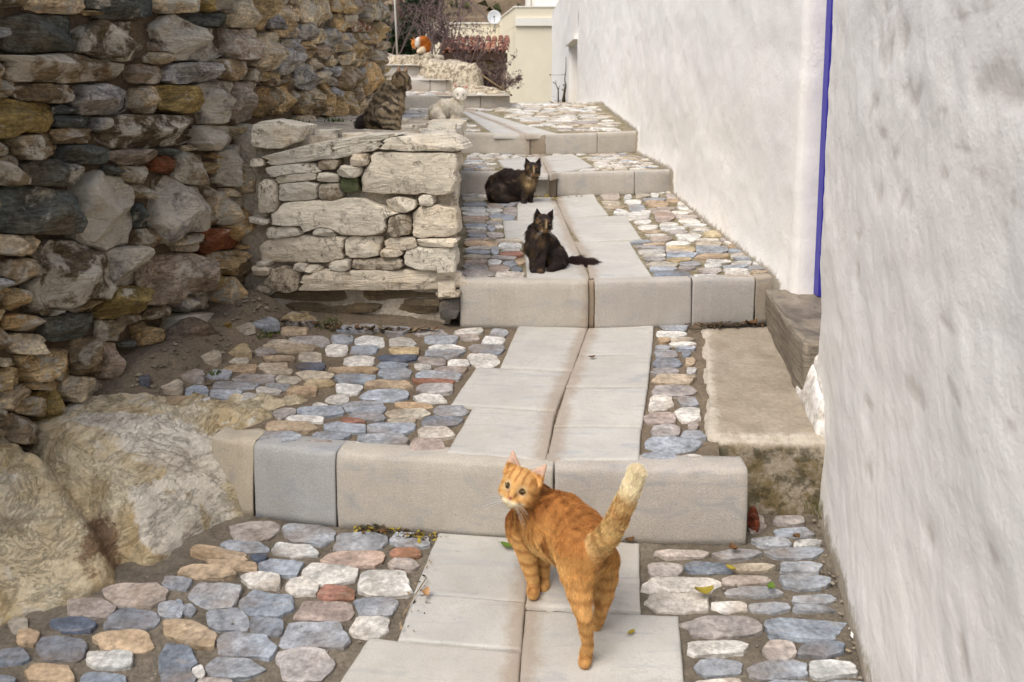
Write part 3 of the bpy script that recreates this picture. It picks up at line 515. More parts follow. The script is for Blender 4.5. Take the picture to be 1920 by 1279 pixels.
# ------------------------------------------------------------------ levels of the stepped lane (z = a + b*y on each terrace)
TER = [(0.0, 0.0), (.2 - 2.09 * .0594, .0594), (.443 - 3.15 * .0351, .0351), (.661 - 5.2 * .0079, .0079), (.83 - 6.6 * .07, .07),
       (1.124 - 8.8 * .055, .055), (1.302 - 9.6 * .079, .079), (1.496 - 10.4 * .049, .049), (1.64, 0.0)]
def tz(k, y): return TER[k][0] + TER[k][1] * y
LWALL = [(-1.57, 1.2), (-1.33, 2.15), (-1.04, 3.28), (-1.08, 6.0), (-1.2, 8.0), (-1.215, 8.35)]   # face of the tall dry-stone wall
LOWF = [(-1.08, 3.245), (-.205, 3.125)]                                             # face of the low wall
GROOVE = [(.007, 1.0), (.007, 1.4), (.03, 1.77), (.06, 2.05), (.10, 2.1), (.13, 2.38), (.205, 2.7), (.295, 3.12), (.306, 3.15), (.318, 3.5),
          (.285, 3.84), (.283, 4.4), (.27, 5.15), (.235, 5.2), (.22, 6.0), (.215, 6.55), (.10, 6.6), (-.12, 7.45), (-.43, 8.45), (-.6, 9)]

def poly_at(PL, s):
    """point, tangent and outward normal (towards the lane) at arc length s"""
    for (x0, y0), (x1, y1) in zip(PL[:-1], PL[1:]):
        L = math.hypot(x1 - x0, y1 - y0)
        if s <= L or (x1, y1) == PL[-1]:
            t = ((x1 - x0) / L, (y1 - y0) / L)
            return (x0 + t[0] * s, y0 + t[1] * s), t, (t[1], -t[0])
        s -= L

def wall_x(y):
    return float(np.interp(y, [p[1] for p in LWALL], [p[0] for p in LWALL]))

def dist_poly(p, PL):
    d = np.full(len(p), 9.0)
    for a, b in zip(PL[:-1], PL[1:]):
        a = np.array(a); b = np.array(b); ab = b - a
        t = np.clip(((p - a) @ ab) / (ab @ ab), 0, 1)
        d = np.minimum(d, np.linalg.norm(p - a - t[:, None] * ab, axis=1))
    return d

def attr(me, name, val):
    a = me.attributes.new(name, 'FLOAT', 'POINT'); a.data.foreach_set('value', np.asarray(val, np.float32))

# ------------------------------------------------------------------ stones
PAL = {  # the stones' own colours
    'g': lin(150, 155, 161), 'G': lin(118, 125, 134), 'B': lin(88, 95, 108), 'w': lin(198, 195, 188), 'p': lin(160, 152, 146), 'q': lin(166, 149, 138),
    'o': lin(174, 153, 127), 't': lin(176, 166, 149), 'r': lin(146, 106, 90), 'y': lin(182, 164, 130)}
WPAL = {  # colour, share of limewash
    'd': (lin(104, 108, 100), .25), 'D': (lin(104, 92, 72), .55), 'b': (lin(152, 132, 102), .45), 'o': (lin(206, 176, 128), .35), 'y': (lin(166, 142, 86), .2), 'g': (lin(184, 181, 176), .4),
    'G': (lin(160, 152, 143), .65), 't': (lin(220, 200, 166), .45), 'p': (lin(182, 164, 144), .35), 'w': (lin(206, 192, 166), .9), 'r': (lin(138, 84, 52), .3)}
LPAL = {'W': (lin(224, 213, 192), .05), 'w': (lin(220, 210, 190), .35), 'm': (lin(186, 174, 154), .8), 'n': (lin(96, 104, 72), .4), 'b': (lin(110, 98, 78), .5), 'd': (lin(108, 104, 98), .4), 't': (lin(188, 168, 134), .4)}

def parse(rows):
    A = []; C = []
    for r in rows.split():
        C.append(r[-1]); A.append([int(v) / 1000 for v in r[:-1].split(',')])
    return np.array(A), C

def local(A, p):
    """local coordinates of points p (k,2) in each stone's skewed frame -> (n,k,2)"""
    d = p[None] - A[:, None, :2]
    det = A[:, 2] * A[:, 5] - A[:, 3] * A[:, 4]
    a = (d[..., 0] * A[:, 5, None] - d[..., 1] * A[:, 4, None]) / det[:, None]
    b = (d[..., 1] * A[:, 2, None] - d[..., 0] * A[:, 3, None]) / det[:, None]
    return a, b

def metric(A, p):
    a, b = local(A, p)
    return (np.abs(a) ** 4 + np.abs(b) ** 4) ** .25

def outline(r, n, cut=.6, tilt=9, jag=.05):
    """radius of a rough convex stone in the unit square, sampled in n directions"""
    th = np.arange(n) * 2 * PI / n
    N = []
    for k in range(4):
        N.append((math.radians(90 * k + r.uniform(-tilt, tilt)), r.uniform(.9, 1.03)))
        if r.random() < cut:
            N.append((math.radians(90 * k + 45 + r.uniform(-24, 24)), r.uniform(.92, 1.26)))
    rad = np.full(n, 9.0)
    for a, d in N:
        c = np.cos(th - a)
        rad = np.where(c > .05, np.minimum(rad, d / np.maximum(c, .05)), rad)
    rad = np.minimum(rad, 1.36)
    j = np.array([r.uniform(-1, 1) for _ in range(n)])
    j2 = np.array([r.uniform(-1, 1) for _ in range(n)])
    j = (j + np.roll(j, 1)) * .5 + np.roll(np.repeat(j2[::4], 4)[:n], 1) * .7
    return th, rad * (1 + jag * j)

def outlines(A, n, cap, seed, cut=.6, tilt=9, fit=True, jag=.05):
    r = random.Random(seed); out = []
    R = np.hypot(np.hypot(A[:, 2], A[:, 3]), np.hypot(A[:, 4], A[:, 5]))
    for i in range(len(A)):
        th, rad = outline(r, n, cut, tilt, jag)
        rad = rad * cap
        U = A[i, 2:4]; V = A[i, 4:6]
        if fit:
            nb = np.where((np.hypot(*(A[:, :2] - A[i, :2]).T) < (R + R[i]) * 1.3) & (np.arange(len(A)) != i))[0]
            if len(nb):
                ts = np.linspace(.45, 1, 12)
                dirs = np.stack([np.cos(th), np.sin(th)], 1) * rad[:, None]
                P = (dirs[:, None, :] * ts[None, :, None]).reshape(-1, 2)
                Pw = A[i, :2] + P[:, :1] * U + P[:, 1:] * V
                mo = (np.abs(P) ** 4).sum(1) ** .25
                mn = metric(A[nb], Pw).min(0)
                ok = (mn > mo).reshape(n, 12)
                first = np.where(ok.all(1), 12, np.argmin(ok, 1))
                rad = rad * ts[np.maximum(first - 1, 0)]
        out.append(np.stack([np.cos(th) * rad, np.sin(th) * rad], 1) @ np.stack([U, V]))
    return out

COBBLE_RINGS = [(1.0, -3.0), (1.0, .3), (.992, .88), (.975, 1.0), (.7, 1.02), (.35, 1.0)]
FAR_RINGS = [(1.0, -2.0), (.98, .4), (.85, .95)]
WALL_RINGS = [(1.0, -1.1), (1.0, .25), (.99, .74), (.955, .97), (.85, 1.0), (.7, 1.0), (.54, 1.0), (.36, 1.0), (.18, 1.0)]

def stone_mesh(name, P, T1, T2, N, h, mat, rings, r, rough=.12, tiltk=.12, chisel=0):
    n = len(P); size = np.sqrt(np.abs(P).max(0).prod()) * 2
    ctr = P.mean(0); Q = P - ctr
    V = []; H = []
    for s, hh in rings:
        V.append(ctr + Q * s); H.append(np.full(n, hh))
    V.append(ctr[None]); H.append(np.array([rings[-1][1]]))
    V = np.concatenate(V); H = np.concatenate(H)
    o = r.uniform(0, 500)
    nn = fbm(np.stack([V[:, 0] / size * 2.2 + o, V[:, 1] / size * 2.2, H * 0 + o], 1), 3, 5)
    ta, tb = r.uniform(-1, 1) * tiltk, r.uniform(-1, 1) * tiltk
    up = np.clip(H, 0, 1)
    if chisel:
        best = np.full(len(V), 9.0); hs = np.abs(P).max(0) + 1e-6
        for _ in range(6):
            best = np.minimum(best, 1.0 + r.uniform(0, .25) + (V[:, 0] / hs[0] * r.gauss(0, .55) + V[:, 1] / hs[1] * r.gauss(0, .55)) * chisel)
        H = np.where(H > .5, H * np.clip(best, .25, 1.4), H)
    nn = nn + .35 * fbm(np.stack([V[:, 0] / size * 7 + o, V[:, 1] / size * 7, H * 0 + o], 1), 2, 6)
    z = H * h + up * (nn * rough * size * .55 + (V[:, 0] * ta + V[:, 1] * tb))
    lat = fbm(np.stack([V[:, 0] / size * 3 + o, V[:, 1] / size * 3, H + 7], 1), 2, 9) * size * .035
    V = V * (1 + lat[:, None] / (np.linalg.norm(V, axis=1)[:, None] + 1e-4))
    X = V[:, :1] * np.array(T1) + V[:, 1:] * np.array(T2) + z[:, None] * np.array(N)
    F = []
    k = len(rings)
    for q in range(k - 1):
        for i in range(n):
            j = (i + 1) % n
            F.append((q * n + i, q * n + j, (q + 1) * n + j, (q + 1) * n + i))
    c = k * n
    for i in range(n): F.append(((k - 1) * n + i, (k - 1) * n + (i + 1) % n, c))
    return mesh(name, X, F, mat, False)

def vary(c, r, v=.13):
    k = 1 + r.uniform(-v, v); w = r.uniform(-.04, .04)
    return tuple(max(0, q * k * (1 + s * w)) for q, s in zip(c, (1, 0, -1)))

# ------------------------------------------------------------------ terraces: mortar bed, cobbles, slabs
def bed(k, y0, y1, xl, xr, mat, label, res=.022, mound=None, sink=.005, y0f=None):
    nx = max(6, int(1.2 * (max(xr(y0), xr(y1)) - min(xl(y0), xl(y1))) / res)); ny = max(6, int((y1 - y0) / res))
    v, u = np.meshgrid(np.linspace(0, 1, ny), np.linspace(0, 1, nx))
    Y = y0 + v * (y1 - y0)
    XL = np.vectorize(xl)(Y); XR = np.vectorize(xr)(Y)
    X = XL + (XR - XL) * u
    if y0f is not None: Y = np.maximum(Y, y0f(X))
    Z = tz(k, Y) - sink + fbm(np.stack([X * 9, Y * 9, X * 0], -1), 3, 40 + k) * .005 + fbm(np.stack([X * 45, Y * 45, X * 0], -1), 3, 50 + k) * .0055
    if mound is not None: Z = Z + mound(X, Y)
    me = fast_mesh('path', np.stack([X, Y, Z], -1).reshape(-1, 3), grid_faces(nx, ny), mat)
    o = link('path', me)
    return tag(o, label, 'path', None, 'structure')

def cobbles(path, k, A, C, seed, n=20, rings=COBBLE_RINGS, h=.0078, cap=1.0, mound=None):
    r = random.Random(seed)
    b = TER[k][1]
    for P, a, c in zip(outlines(A, n, cap, seed, 1.0, 21, True, .055), A, C):
        z = tz(k, a[1])
        if mound is not None: z += float(mound(np.array([a[0]]), np.array([a[1]]))[0])
        z -= .004
        me = stone_mesh('cobble', P, (1, 0, 0), (0, 1, b), (0, 0, 1), h * r.uniform(.75, 1.25), M['cobble'], rings, r, .03, .05)
        link('cobble', me, path, (a[0], a[1], z), (*vary(PAL[c], r, .12), 1))

def slab(path, k, q, seed, col=(1, 1, 1)):
    q = np.array(q)
    if k < 4:
        for p_ in q:
            gx = np.interp(p_[1], [g[1] for g in GROOVE], [g[0] for g in GROOVE])
            if abs(p_[0] - gx) < .035: p_[0] = gx + (.0003 if q[:, 0].mean() > gx else -.0003)
    c0 = q.mean(0)
    q = q + (c0 - q) / np.linalg.norm(c0 - q, axis=1, keepdims=True) * .0008       # joint
    n = 22
    t = np.concatenate([[0, .015], np.linspace(.05, .95, n - 4), [.985, 1]])
    u, v = np.meshgrid(t, t, indexing='ij')
    X = (q[0] * ((1 - u) * (1 - v))[..., None] + q[1] * (u * (1 - v))[..., None] + q[2] * (u * v)[..., None] + q[3] * ((1 - u) * v)[..., None])
    e = (np.minimum(u, 1 - u) < 1e-6) | (np.minimum(v, 1 - v) < 1e-6)
    j = np.stack([fbm(np.stack([X[..., 0] * 38 + 9 * a, X[..., 1] * 38, X[..., 0] * 0 + seed], -1), 3, 60 + a) for a in (0, 1)], -1)
    X = X + j * np.where(e, .0018, .0012)[..., None]
    z = tz(k, X[..., 1]) + .006 + fbm(np.stack([X[..., 0] * 4, X[..., 1] * 4, X[..., 0] * 0 + seed], -1), 3, 70) * .003 - np.where(e, .003, 0)
    z = z + (rnd.random() - .5) * .003
    V = np.concatenate([np.concatenate([X, z[..., None]], -1).reshape(-1, 3)])
    F = grid_faces(n, n).tolist()
    # skirt
    idx = np.arange(n * n).reshape(n, n)
    loop = np.concatenate([idx[:-1, 0], idx[-1, :-1], idx[:0:-1, -1], idx[0, :0:-1]])
    sk = V[loop].copy(); sk[:, 2] -= .035
    off = len(V); V = np.concatenate([V, sk]); m = len(loop)
    for i in range(m): F.append([loop[i], off + i, off + (i + 1) % m, loop[(i + 1) % m]])
    ar = np.cross(q[1] - q[0], q[3] - q[0])
    me = fast_mesh('paving_slab', V - np.array([c0[0], c0[1], 0]), F, M['slab'], flip=ar < 0)
    d = dist_poly(V[:, :2], GROOVE)
    attr(me, 'stain', np.exp(-(d / .05) ** 2))
    link('paving_slab', me, path, (c0[0], c0[1], 0), (*col, 1))

def mound1(X, Y):
    d = X - np.interp(Y, [p[1] for p in LWALL], [p[0] for p in LWALL])
    e = np.interp(Y, [2.1, 2.6, 3.0, 3.2], [.10, .22, .28, .2])
    m = smooth(1, 0, d / np.maximum(e, .01)) * .10
    m = m * smooth(2.40, 2.62, Y)
    return m + smooth(3.0, 3.16, Y) * smooth(-.2, -.5, X) * .03

SLABS_FIX = {'T2': 1}
def fill_rows(k, y0, y1, x0f, x1f, avoid, seed, dy=.075, dx=.11, pal='wwwgtpgwo', near=(), lim=9999, ymin=lambda x: 0):
    """uneven courses of cobbles where the photograph shows only texture-sized stones"""
    r = random.Random(seed); A = []; C = []
    y = y0 + dy * .5
    while y < y1:
        h = dy * r.uniform(.75, 1.2)
        x = x0f(y) + r.uniform(0, .05)
        while x < x1f(y) - .03:
            w = dx * r.uniform(.6, 1.5)
            cx, cy = x + w / 2, y + r.uniform(-.1, .1) * h
            if cx + w / 2 < x1f(y) + .02 and cy - h / 2 > ymin(cx) and not any(inside(q, cx + sx * w * .42, cy + sy * h * .4) for q in avoid for sx in (-1, 0, 1) for sy in (-1, 1)):
                A.append([cx, cy, w / 2 * .93, r.uniform(-.006, .006), r.uniform(-.01, .01), h / 2 * .88]); C.append(r.choice(pal))
            x += w
        y += h
    return np.array(A[:lim]), C[:lim]

def inside(q, x, y):
    c = False; n = len(q)
    for i in range(n):
        (x0, y0), (x1, y1) = q[i], q[(i + 1) % n]
        if (y0 > y) != (y1 > y) and x < (x1 - x0) * (y - y0) / (y1 - y0) + x0: c = not c
    return c

right_x = lambda y: float(np.interp(y, [0, 1.529, 2.205, 2.5, 3.0, 3.3, 4, 9.5, 14], [.42, .76, .91, .98, 1.15, 1.1, 1.08, 1.08, 1.08]))
cs = (lambda *a: [a])

p0 = bed(0, .9, 2.2, lambda y: -1.5, right_x, M['bed'], 'lowest cobbled terrace of the lane, with the ginger cat on its marble slabs', .009)
A, C = parse(ROWS_T0); cobbles(p0, 0, A, C, 1, 32, cap=1.05)
for i, q in enumerate(SLABS['T0']): slab(p0, 0, q, i, (1.0, .99, .98) if i % 2 else (.96, .97, .98))

p1 = bed(1, 2.11, 3.24, lambda y: wall_x(y) - .1, lambda y: .575 + (y - 2.2) * .2, M['bed_soil'], 'cobbled terrace between the two nearest marble steps', .011, mound1, y0f=lambda x: np.interp(x, [-.87, -.845, -.719, -.478, .11, .60, .63], [2.40, 2.26, 2.25, 2.19, 2.12, 2.10, 2.26]))
A, C = parse(ROWS_T1); cobbles(p1, 1, A, C, 2, 26, mound=mound1, cap=1.05)
A, C = parse(ROWS_T1R); cobbles(p1, 1, A, C, 3, 26, cap=1.05)
for i, q in enumerate(SLABS['T1']): slab(p1, 1, q, 20 + i, (1, 1, 1) if i % 3 else (.97, .975, .98))

p2 = bed(2, 3.16, 5.3, lambda y: -.4, right_x, M['bed_moss'], 'cobbled terrace with both dark tortoiseshell cats on it', .014, y0f=lambda x: np.interp(x, [-.2, .3, .7, .96, 1.03, 1.05], [3.185, 3.16, 3.2, 3.23, 3.24, 3.34]))
A, C = parse(ROWS_T2L); cobbles(p2, 2, A, C, 4, 18, h=.009, cap=1.12)
A, C = parse(ROWS_T2R); cobbles(p2, 2, A, C, 5, 18, h=.009, cap=1.12)
for i, q in enumerate(SLABS['T2']): slab(p2, 2, q, 40 + i)

p3 = bed(3, 5.25, 7.0, lambda y: -.5 if y < 5.6 else wall_x(y) - .1, right_x, M['bed_moss'], 'narrow cobbled terrace between the third and fourth marble steps', .025, y0f=lambda x: np.interp(x, [-.34, .236, .79, 1.05, 1.06], [5.30, 5.23, 5.32, 5.4, 5.45]))
A, C = fill_rows(3, 5.3, 6.9, lambda y: -.36, lambda y: 1.02, SLABS['T3'], 6, pal='wwwgtpwt', ymin=lambda x: np.interp(x, [-.34, .236, .79, 1.05], [5.32, 5.25, 5.34, 5.43]))
cobbles(p3, 3, A, C, 6, 10, FAR_RINGS, .009)
for i, q in enumerate(SLABS['T3']): slab(p3, 3, q, 60 + i)

p4 = bed(4, 6.72, 9.6, lambda y: wall_x(y) - .1, right_x, M['bed_moss'], 'broad sloping cobbled terrace in front of the white kitten', .03, y0f=lambda x: np.interp(x, [-.42, .14, .69, 1.04], [6.77, 6.63, 6.73, 6.85]))
A, C = fill_rows(4, 6.85, 9.55, lambda y: -1.12 if y > 7.4 else -.5, lambda y: 1.02, SLABS['T4'], 7, .125, .21, 'wwwttpwwt', lim=292, ymin=lambda x: np.interp(x, [-.42, .14, .69, 1.04], [6.79, 6.65, 6.75, 6.87]))
cobbles(p4, 4, A, C, 7, 10, FAR_RINGS, .010)
for i, q in enumerate(SLABS['T4']): slab(p4, 4, q, 80 + i)
# the lane rolls over the crest and drops away out of sight
X, Y = np.meshgrid(np.linspace(-.05, 1.2, 12), np.linspace(9.5, 16, 30), indexing='ij')
Z = np.where(Y < 9.6, tz(4, Y), tz(4, 9.6) - (Y - 9.6) * .02 - .0) - .012
tag(link('path', fast_mesh('path', np.stack([X, Y, Z], -1).reshape(-1, 3), grid_faces(12, 30), M['bed_moss'])), 'lane surface beyond the crest, running on to the far white doorway', 'path', None, 'structure')

for k, y0, y1, xl, xr, lb in ((5, 8.85, 9.75, -1.35, -.02, 'thin cobbled tread behind the white kitten'), (6, 9.6, 10.5, -1.5, -.72, 'short cobbled tread below the second highest step'),
                              (7, 10.35, 11.1, -1.7, -1.1, 'highest narrow tread beside the pale boulder')):
    pk = bed(k, y0, y1, lambda y: xl, lambda y: xr, M['bed_moss'], lb, .04)
    A, C = fill_rows(k, y0 + .14, y1, lambda y: xl + .05, lambda y: xr, [], 20 + k, .11, .16, 'wwtpo')
    cobbles(pk, k, A, C, 30 + k, 10, FAR_RINGS, .010)

# ------------------------------------------------------------------ marble kerbs of the steps
KERBS = [
    (0, 1, [(-.845, 2.215, 't'), (-.719, 2.185, 'g'), (-.478, 2.130, 'w'), (.110, 2.055, 'w2'), (.616, 2.040, None)], 'nearest marble step, with a blue-grey block at its left end behind the ginger cat'),
    (1, 2, [(-.206, 3.150, 'w'), (.298, 3.125, 'dr'), (.319, 3.125, 'gr'), (.706, 3.165, 'gr2'), (.960, 3.19, 'c'), (1.03, 3.2, None)], 'second marble step, under the sitting tortoiseshell cat'),
    (2, 3, [(-.34, 5.26, 'gr'), (.236, 5.19, 'dr'), (.284, 5.19, 'gr'), (.79, 5.28, 'gr2'), (1.05, 5.36, None)], 'third marble step, behind the crouching tortoiseshell cat'),
    (3, 4, [(-.42, 6.72, 'w'), (.143, 6.58, 'dr'), (.267, 6.58, 'gr'), (.69, 6.68, 'w'), (1.04, 6.8, None)], 'fourth marble step, curving across the lane to the white wall'),
    (4, 5, [(-1.25, 8.80, 'w'), (-.337, 8.90, 'w'), (-.02, 8.95, None)], 'fifth marble step, directly behind the white kitten'),
    (5, 6, [(-1.35, 9.56, 'w'), (-.945, 9.62, 'w'), (-.755, 9.64, 't'), (-.68, 9.66, None)], 'sixth marble step, right of the tabby cat'),
    (6, 7, [(-1.62, 10.36, 'w'), (-1.39, 10.38, 'w'), (-1.14, 10.42, None)], 'seventh marble step, just above the head of the tabby cat'),
    (7, 8, [(-1.75, 11.0, 'w'), (-1.53, 11.0, None)], 'short highest marble step, below the pole'),
]
KC = {'t': (1.0, .93, .80), 'g': (.80, .85, .92), 'w': (.98, .965, .93), 'w2': (.88, .87, .87), 'gr': (.93, .925, .925), 'gr2': (.88, .885, .90), 'dr': (.62, .55, .46), 'c': (.72, .66, .58)}
for lo, hi, pts, lb in KERBS:
    st = empty('stone_step', (pts[0][0], pts[0][1], tz(lo, pts[0][1])))
    tag(st, lb, 'step', None, 'structure')
    base = Vector(st.location)
    for a, b in zip(pts[:-1], pts[1:]):
        x0, y0, c = a; x1, y1 = b[:2]
        dep = .085 if lo == 0 else .06
        if c == 'dr': dep -= .03
        n = 26
        ts = np.concatenate([[0, .008], np.linspace(.03, .97, n - 4), [.992, 1]])
        sec = [(0, -.05), (-.002, .1), (-.002, .3), (-.001, .55), (0, .8), (.002, .93), (.006, .975), (.014, .995), (.04, 1.0), (dep * .8, 1.0), (dep, .99), (dep + .01, .8)]
        L = math.hypot(x1 - x0, y1 - y0); dx, dy = (x1 - x0) / L, (y1 - y0) / L
        V = []
        sd_ = rnd.randrange(900)
        inset = .0014
        for t in ts:
            e = (t in (0, 1))
            for dd, hh in sec:
                s = inset + t * (L - 2 * inset)
                x, y = x0 + dx * s, y0 + dy * s
                zb = tz(lo, y) - .006; zt = tz(hi, y) + .007
                d2 = dd + (.004 if e else 0) + (.012 if c == 'dr' else 0)
                V.append((x - dy * d2, y + dx * d2, zb + (zt - zb) * hh - (.003 if e and hh > .9 else 0)))
        V = np.array(V)
        am = .012 if c == 't' and lo == 0 else (.006 if c in 'ct' else .0022)
        V += np.stack([fbm(V * 14 + 40 * q, 3, 300 + sd_ + q) for q in range(3)], 1) * am
        edge_ = np.tile(np.array([0, 0, 0, 0, .4, 1, 1, .6, 0, 0, 0, 0]), n)
        V[:, 2] -= edge_ * np.maximum(0, fbm(V * 45, 3, 500 + sd_)) * .012
        m = len(sec)
        F = grid_faces(n, m)
        me = fast_mesh('kerb_stone', V - np.array(base), F, M['kerb'])
        # end caps
        bmv = len(V)
        d = np.abs(V[:, 0] - np.interp(V[:, 1], [g[1] for g in GROOVE], [g[0] for g in GROOVE]))
        k_ = np.exp(-(d / (.035 if lo else .02)) ** 2) * (.95 if lo else .25)
        attr(me, 'stain', k_)
        o = link('kerb_stone', me, st, (0, 0, 0), (*KC[c], 1))
        md = o.modifiers.new('thick', 'SOLIDIFY'); md.thickness = .004; md.offset = -1
        if c == 'g': o['label'] = 'blue-grey marble block'
        if c == 'dr': o['label'] = 'brown stained drain block'
        if c == 't': o['label'] = 'rough tan end block'
    for o in st.children: pass

# ------------------------------------------------------------------ tall dry-stone wall
def wall_core(PL, s0, s1, zb, zt, off, thick, mat, name, parent=None, res=.04, amp=.03, seed=0):
    ns = int((s1 - s0) / res); nz = int((zt - zb(0)) / res)
    s = np.linspace(s0, s1, ns)
    pt = [poly_at(PL, q) for q in s]
    P = np.array([q[0] for q in pt]); N = np.array([q[2] for q in pt])
    V = np.zeros((ns, nz, 3))
    for j in range(nz):
        z = np.array([zb(q) for q in s]) + (zt - np.array([zb(q) for q in s])) * j / (nz - 1)
        d = fbm(np.stack([s * 7, z * 9, z * 0 + seed], 1), 4, 81) * amp - off
        V[:, j, 0] = P[:, 0] + N[:, 0] * d; V[:, j, 1] = P[:, 1] + N[:, 1] * d; V[:, j, 2] = z
    B = V.copy(); B[:, :, 0] = (P[:, 0] - N[:, 0] * thick)[:, None]; B[:, :, 1] = (P[:, 1] - N[:, 1] * thick)[:, None]
    v = np.concatenate([V.reshape(-1, 3), B.reshape(-1, 3)])
    g = grid_faces(ns, nz)
    idx = np.arange(ns * nz).reshape(ns, nz); o = ns * nz
    F = g.tolist() + (g[:, ::-1] + o).tolist()
    for i in range(ns - 1): F.append([idx[i, -1], idx[i + 1, -1], idx[i + 1, -1] + o, idx[i, -1] + o])
    for j in range(nz - 1):
        F.append([idx[0, j], idx[0, j + 1], idx[0, j + 1] + o, idx[0, j] + o]); F.append([idx[-1, j + 1], idx[-1, j], idx[-1, j] + o, idx[-1, j + 1] + o])
    return fast_mesh(name, v, F, mat)

LEN = sum(math.hypot(b[0] - a[0], b[1] - a[1]) for a, b in zip(LWALL[:-1], LWALL[1:]))
zb_wall = lambda s: -.02 if s < 2.15 else .5
tall = link('stone_wall', wall_core(LWALL, 0, LEN, lambda s: -.05, 2.25, .075, .55, M['wall_core'], 'stone_wall'))
tag(tall, 'tall dry-stone wall of dark and tan rubble along the left of the lane', 'wall')
def fill_seeds(A, s0, s1, zlo, zhi, n, seed, sw, sh, thr=1.16, tries=6000):
    """small stones packed into what the larger ones leave open"""
    r = np.random.default_rng(seed); A = A.copy(); k0 = len(A)
    sizes = np.linspace(1, .45, tries)
    for q in sizes:
        s = r.uniform(s0, s1); z = r.uniform(zlo(s), zhi(s))
        w = r.uniform(*sw) * q; h = r.uniform(*sh) * q
        p = np.array([[s, z], [s - w, z], [s + w, z], [s, z - h], [s, z + h], [s - w * .7, z - h * .7], [s + w * .7, z + h * .7], [s - w * .7, z + h * .7], [s + w * .7, z - h * .7]])
        if metric(A, p).min() > thr - .12:
            a = r.uniform(-.2, .2)
            A = np.vstack([A, [s, z, w, w * a * .5, -h * a * .3, h]])
            if len(A) - k0 >= n: break
    return A[k0:]
A, C = parse(ROWS_W)
zt_f = lambda s: 1.22 + (1.0 + s) * .14
F1 = fill_seeds(A, .75, 2.3, lambda s: .1, zt_f, 85, 3, (.04, .14), (.018, .05), 1.1, 9000)
A2 = np.vstack([A, F1]); C2 = C + [rnd.choice('bbdootpb') for _ in F1]
F2 = fill_seeds(A2, 2.2, 7.15, lambda s: .92, zt_f, 50, 4, (.08, .22), (.04, .075))
A2 = np.vstack([A2, F2]); C2 += [rnd.choice('tootgpbt') for _ in F2]
r = random.Random(5)
for P, a, c in zip(outlines(A2, 32, 1.07, 9, .92, 20, True, .09), A2, C2):
    (x, y), t, nm = poly_at(LWALL, a[0])
    big = min(math.hypot(a[2], a[3]), math.hypot(a[4], a[5]))
    h = min(.075, .03 + big * .5) * r.uniform(.8, 1.35)
    base = .072
    me = stone_mesh('stone', P, (t[0], t[1], 0), (0, 0, 1), (nm[0], nm[1], 0), h + .015, M['wall_stone'], WALL_RINGS, r, .30, .14, 1.4)
    col, lime = WPAL[c]
    link('stone', me, tall, (x - nm[0] * base, y - nm[1] * base, a[1]), (*vary(col, r, .16), min(1, max(0, lime + r.uniform(-.1, .12)))))

# ------------------------------------------------------------------ low limewashed wall
LX0, LX1 = (-.222, 3.165), (-.355, 5.45)
low = empty('low_stone_wall', (-.6, 3.3, .26)); tag(low, 'low limewashed rubble wall the tabby cat sits on', 'low wall')
lb_ = np.array(low.location)
def low_top(X, Y):
    return .992 - (Y - 3.15) * .004 + smooth(-.5, -1.1, X) * .045
core = []
nx, ny = 40, 70
u, v = np.meshgrid(np.linspace(0, 1, nx), np.linspace(0, 1, ny), indexing='ij')
Y = 3.305 - .118 * u + v * (2.35 + .1 * u); XR = -.245 - (Y - 3.165) * .058; XL = -1.12
X = XL + (XR - XL) * u
Z = low_top(X, Y) - .012 + fbm(np.stack([X * 8, Y * 8, X * 0], -1), 4, 91) * .018
rim = np.minimum(np.minimum(u, 1 - u) * nx, np.minimum(v, 1 - v) * ny)
V = np.stack([X, Y, Z], -1).reshape(-1, 3); F = grid_faces(nx, ny).tolist()
idx = np.arange(nx * ny).reshape(nx, ny)
loop = np.concatenate([idx[:-1, 0], idx[-1, :-1], idx[:0:-1, -1], idx[0, :0:-1]]); m = len(loop)
prev = loop
for q in range(1, 15):
    ring = V[loop].copy(); ring[:, 2] = ring[:, 2] * (1 - q / 14) + .2 * (q / 14)
    ring[:, :2] += np.stack([fbm(ring * 9 + 50 * a, 4, 95 + a) for a in (0, 1)], 1) * .018
    off = len(V); V = np.vstack([V, ring]); cur = np.arange(off, off + m)
    for i in range(m): F.append([prev[i], cur[i], cur[(i + 1) % m], prev[(i + 1) % m]])
    prev = cur
link('mortar', fast_mesh('mortar', V - lb_, F, M['low_core']), low)
A, C = parse(ROWS_L)
FL = fill_seeds(A, .08, .86, lambda s: .30, lambda s: .93, 9, 8, (.025, .05), (.010, .022))
A = np.vstack([A, FL]); C = C + [rnd.choice('wwm') for _ in FL]
for P, a, c in zip(outlines(A, 36, 1.13, 14, .85, 11, True, .06), A, C):
    (x, y), t, nm = poly_at(LOWF, a[0])
    top = a[1] > .93
    under = c == 'b' and a[1] < .42
    h = .036 * r.uniform(.8, 1.2)
    rings = [(1.0, -4.0 if top else -1.2)] + WALL_RINGS[1:]
    me = stone_mesh('stone', P, (t[0], t[1], 0), (0, 0, 1), (nm[0], nm[1], 0), h, M['lime_stone'], rings, r, .10, .08, .45)
    col, dirt = LPAL[c]
    bk = .030 + (.05 if under else 0) - (.010 if c in 'w' else 0)
    link('stone', me, low, tuple(np.array((x - nm[0] * bk, y - nm[1] * bk, a[1])) - lb_), (*vary(col, r, .05), dirt))
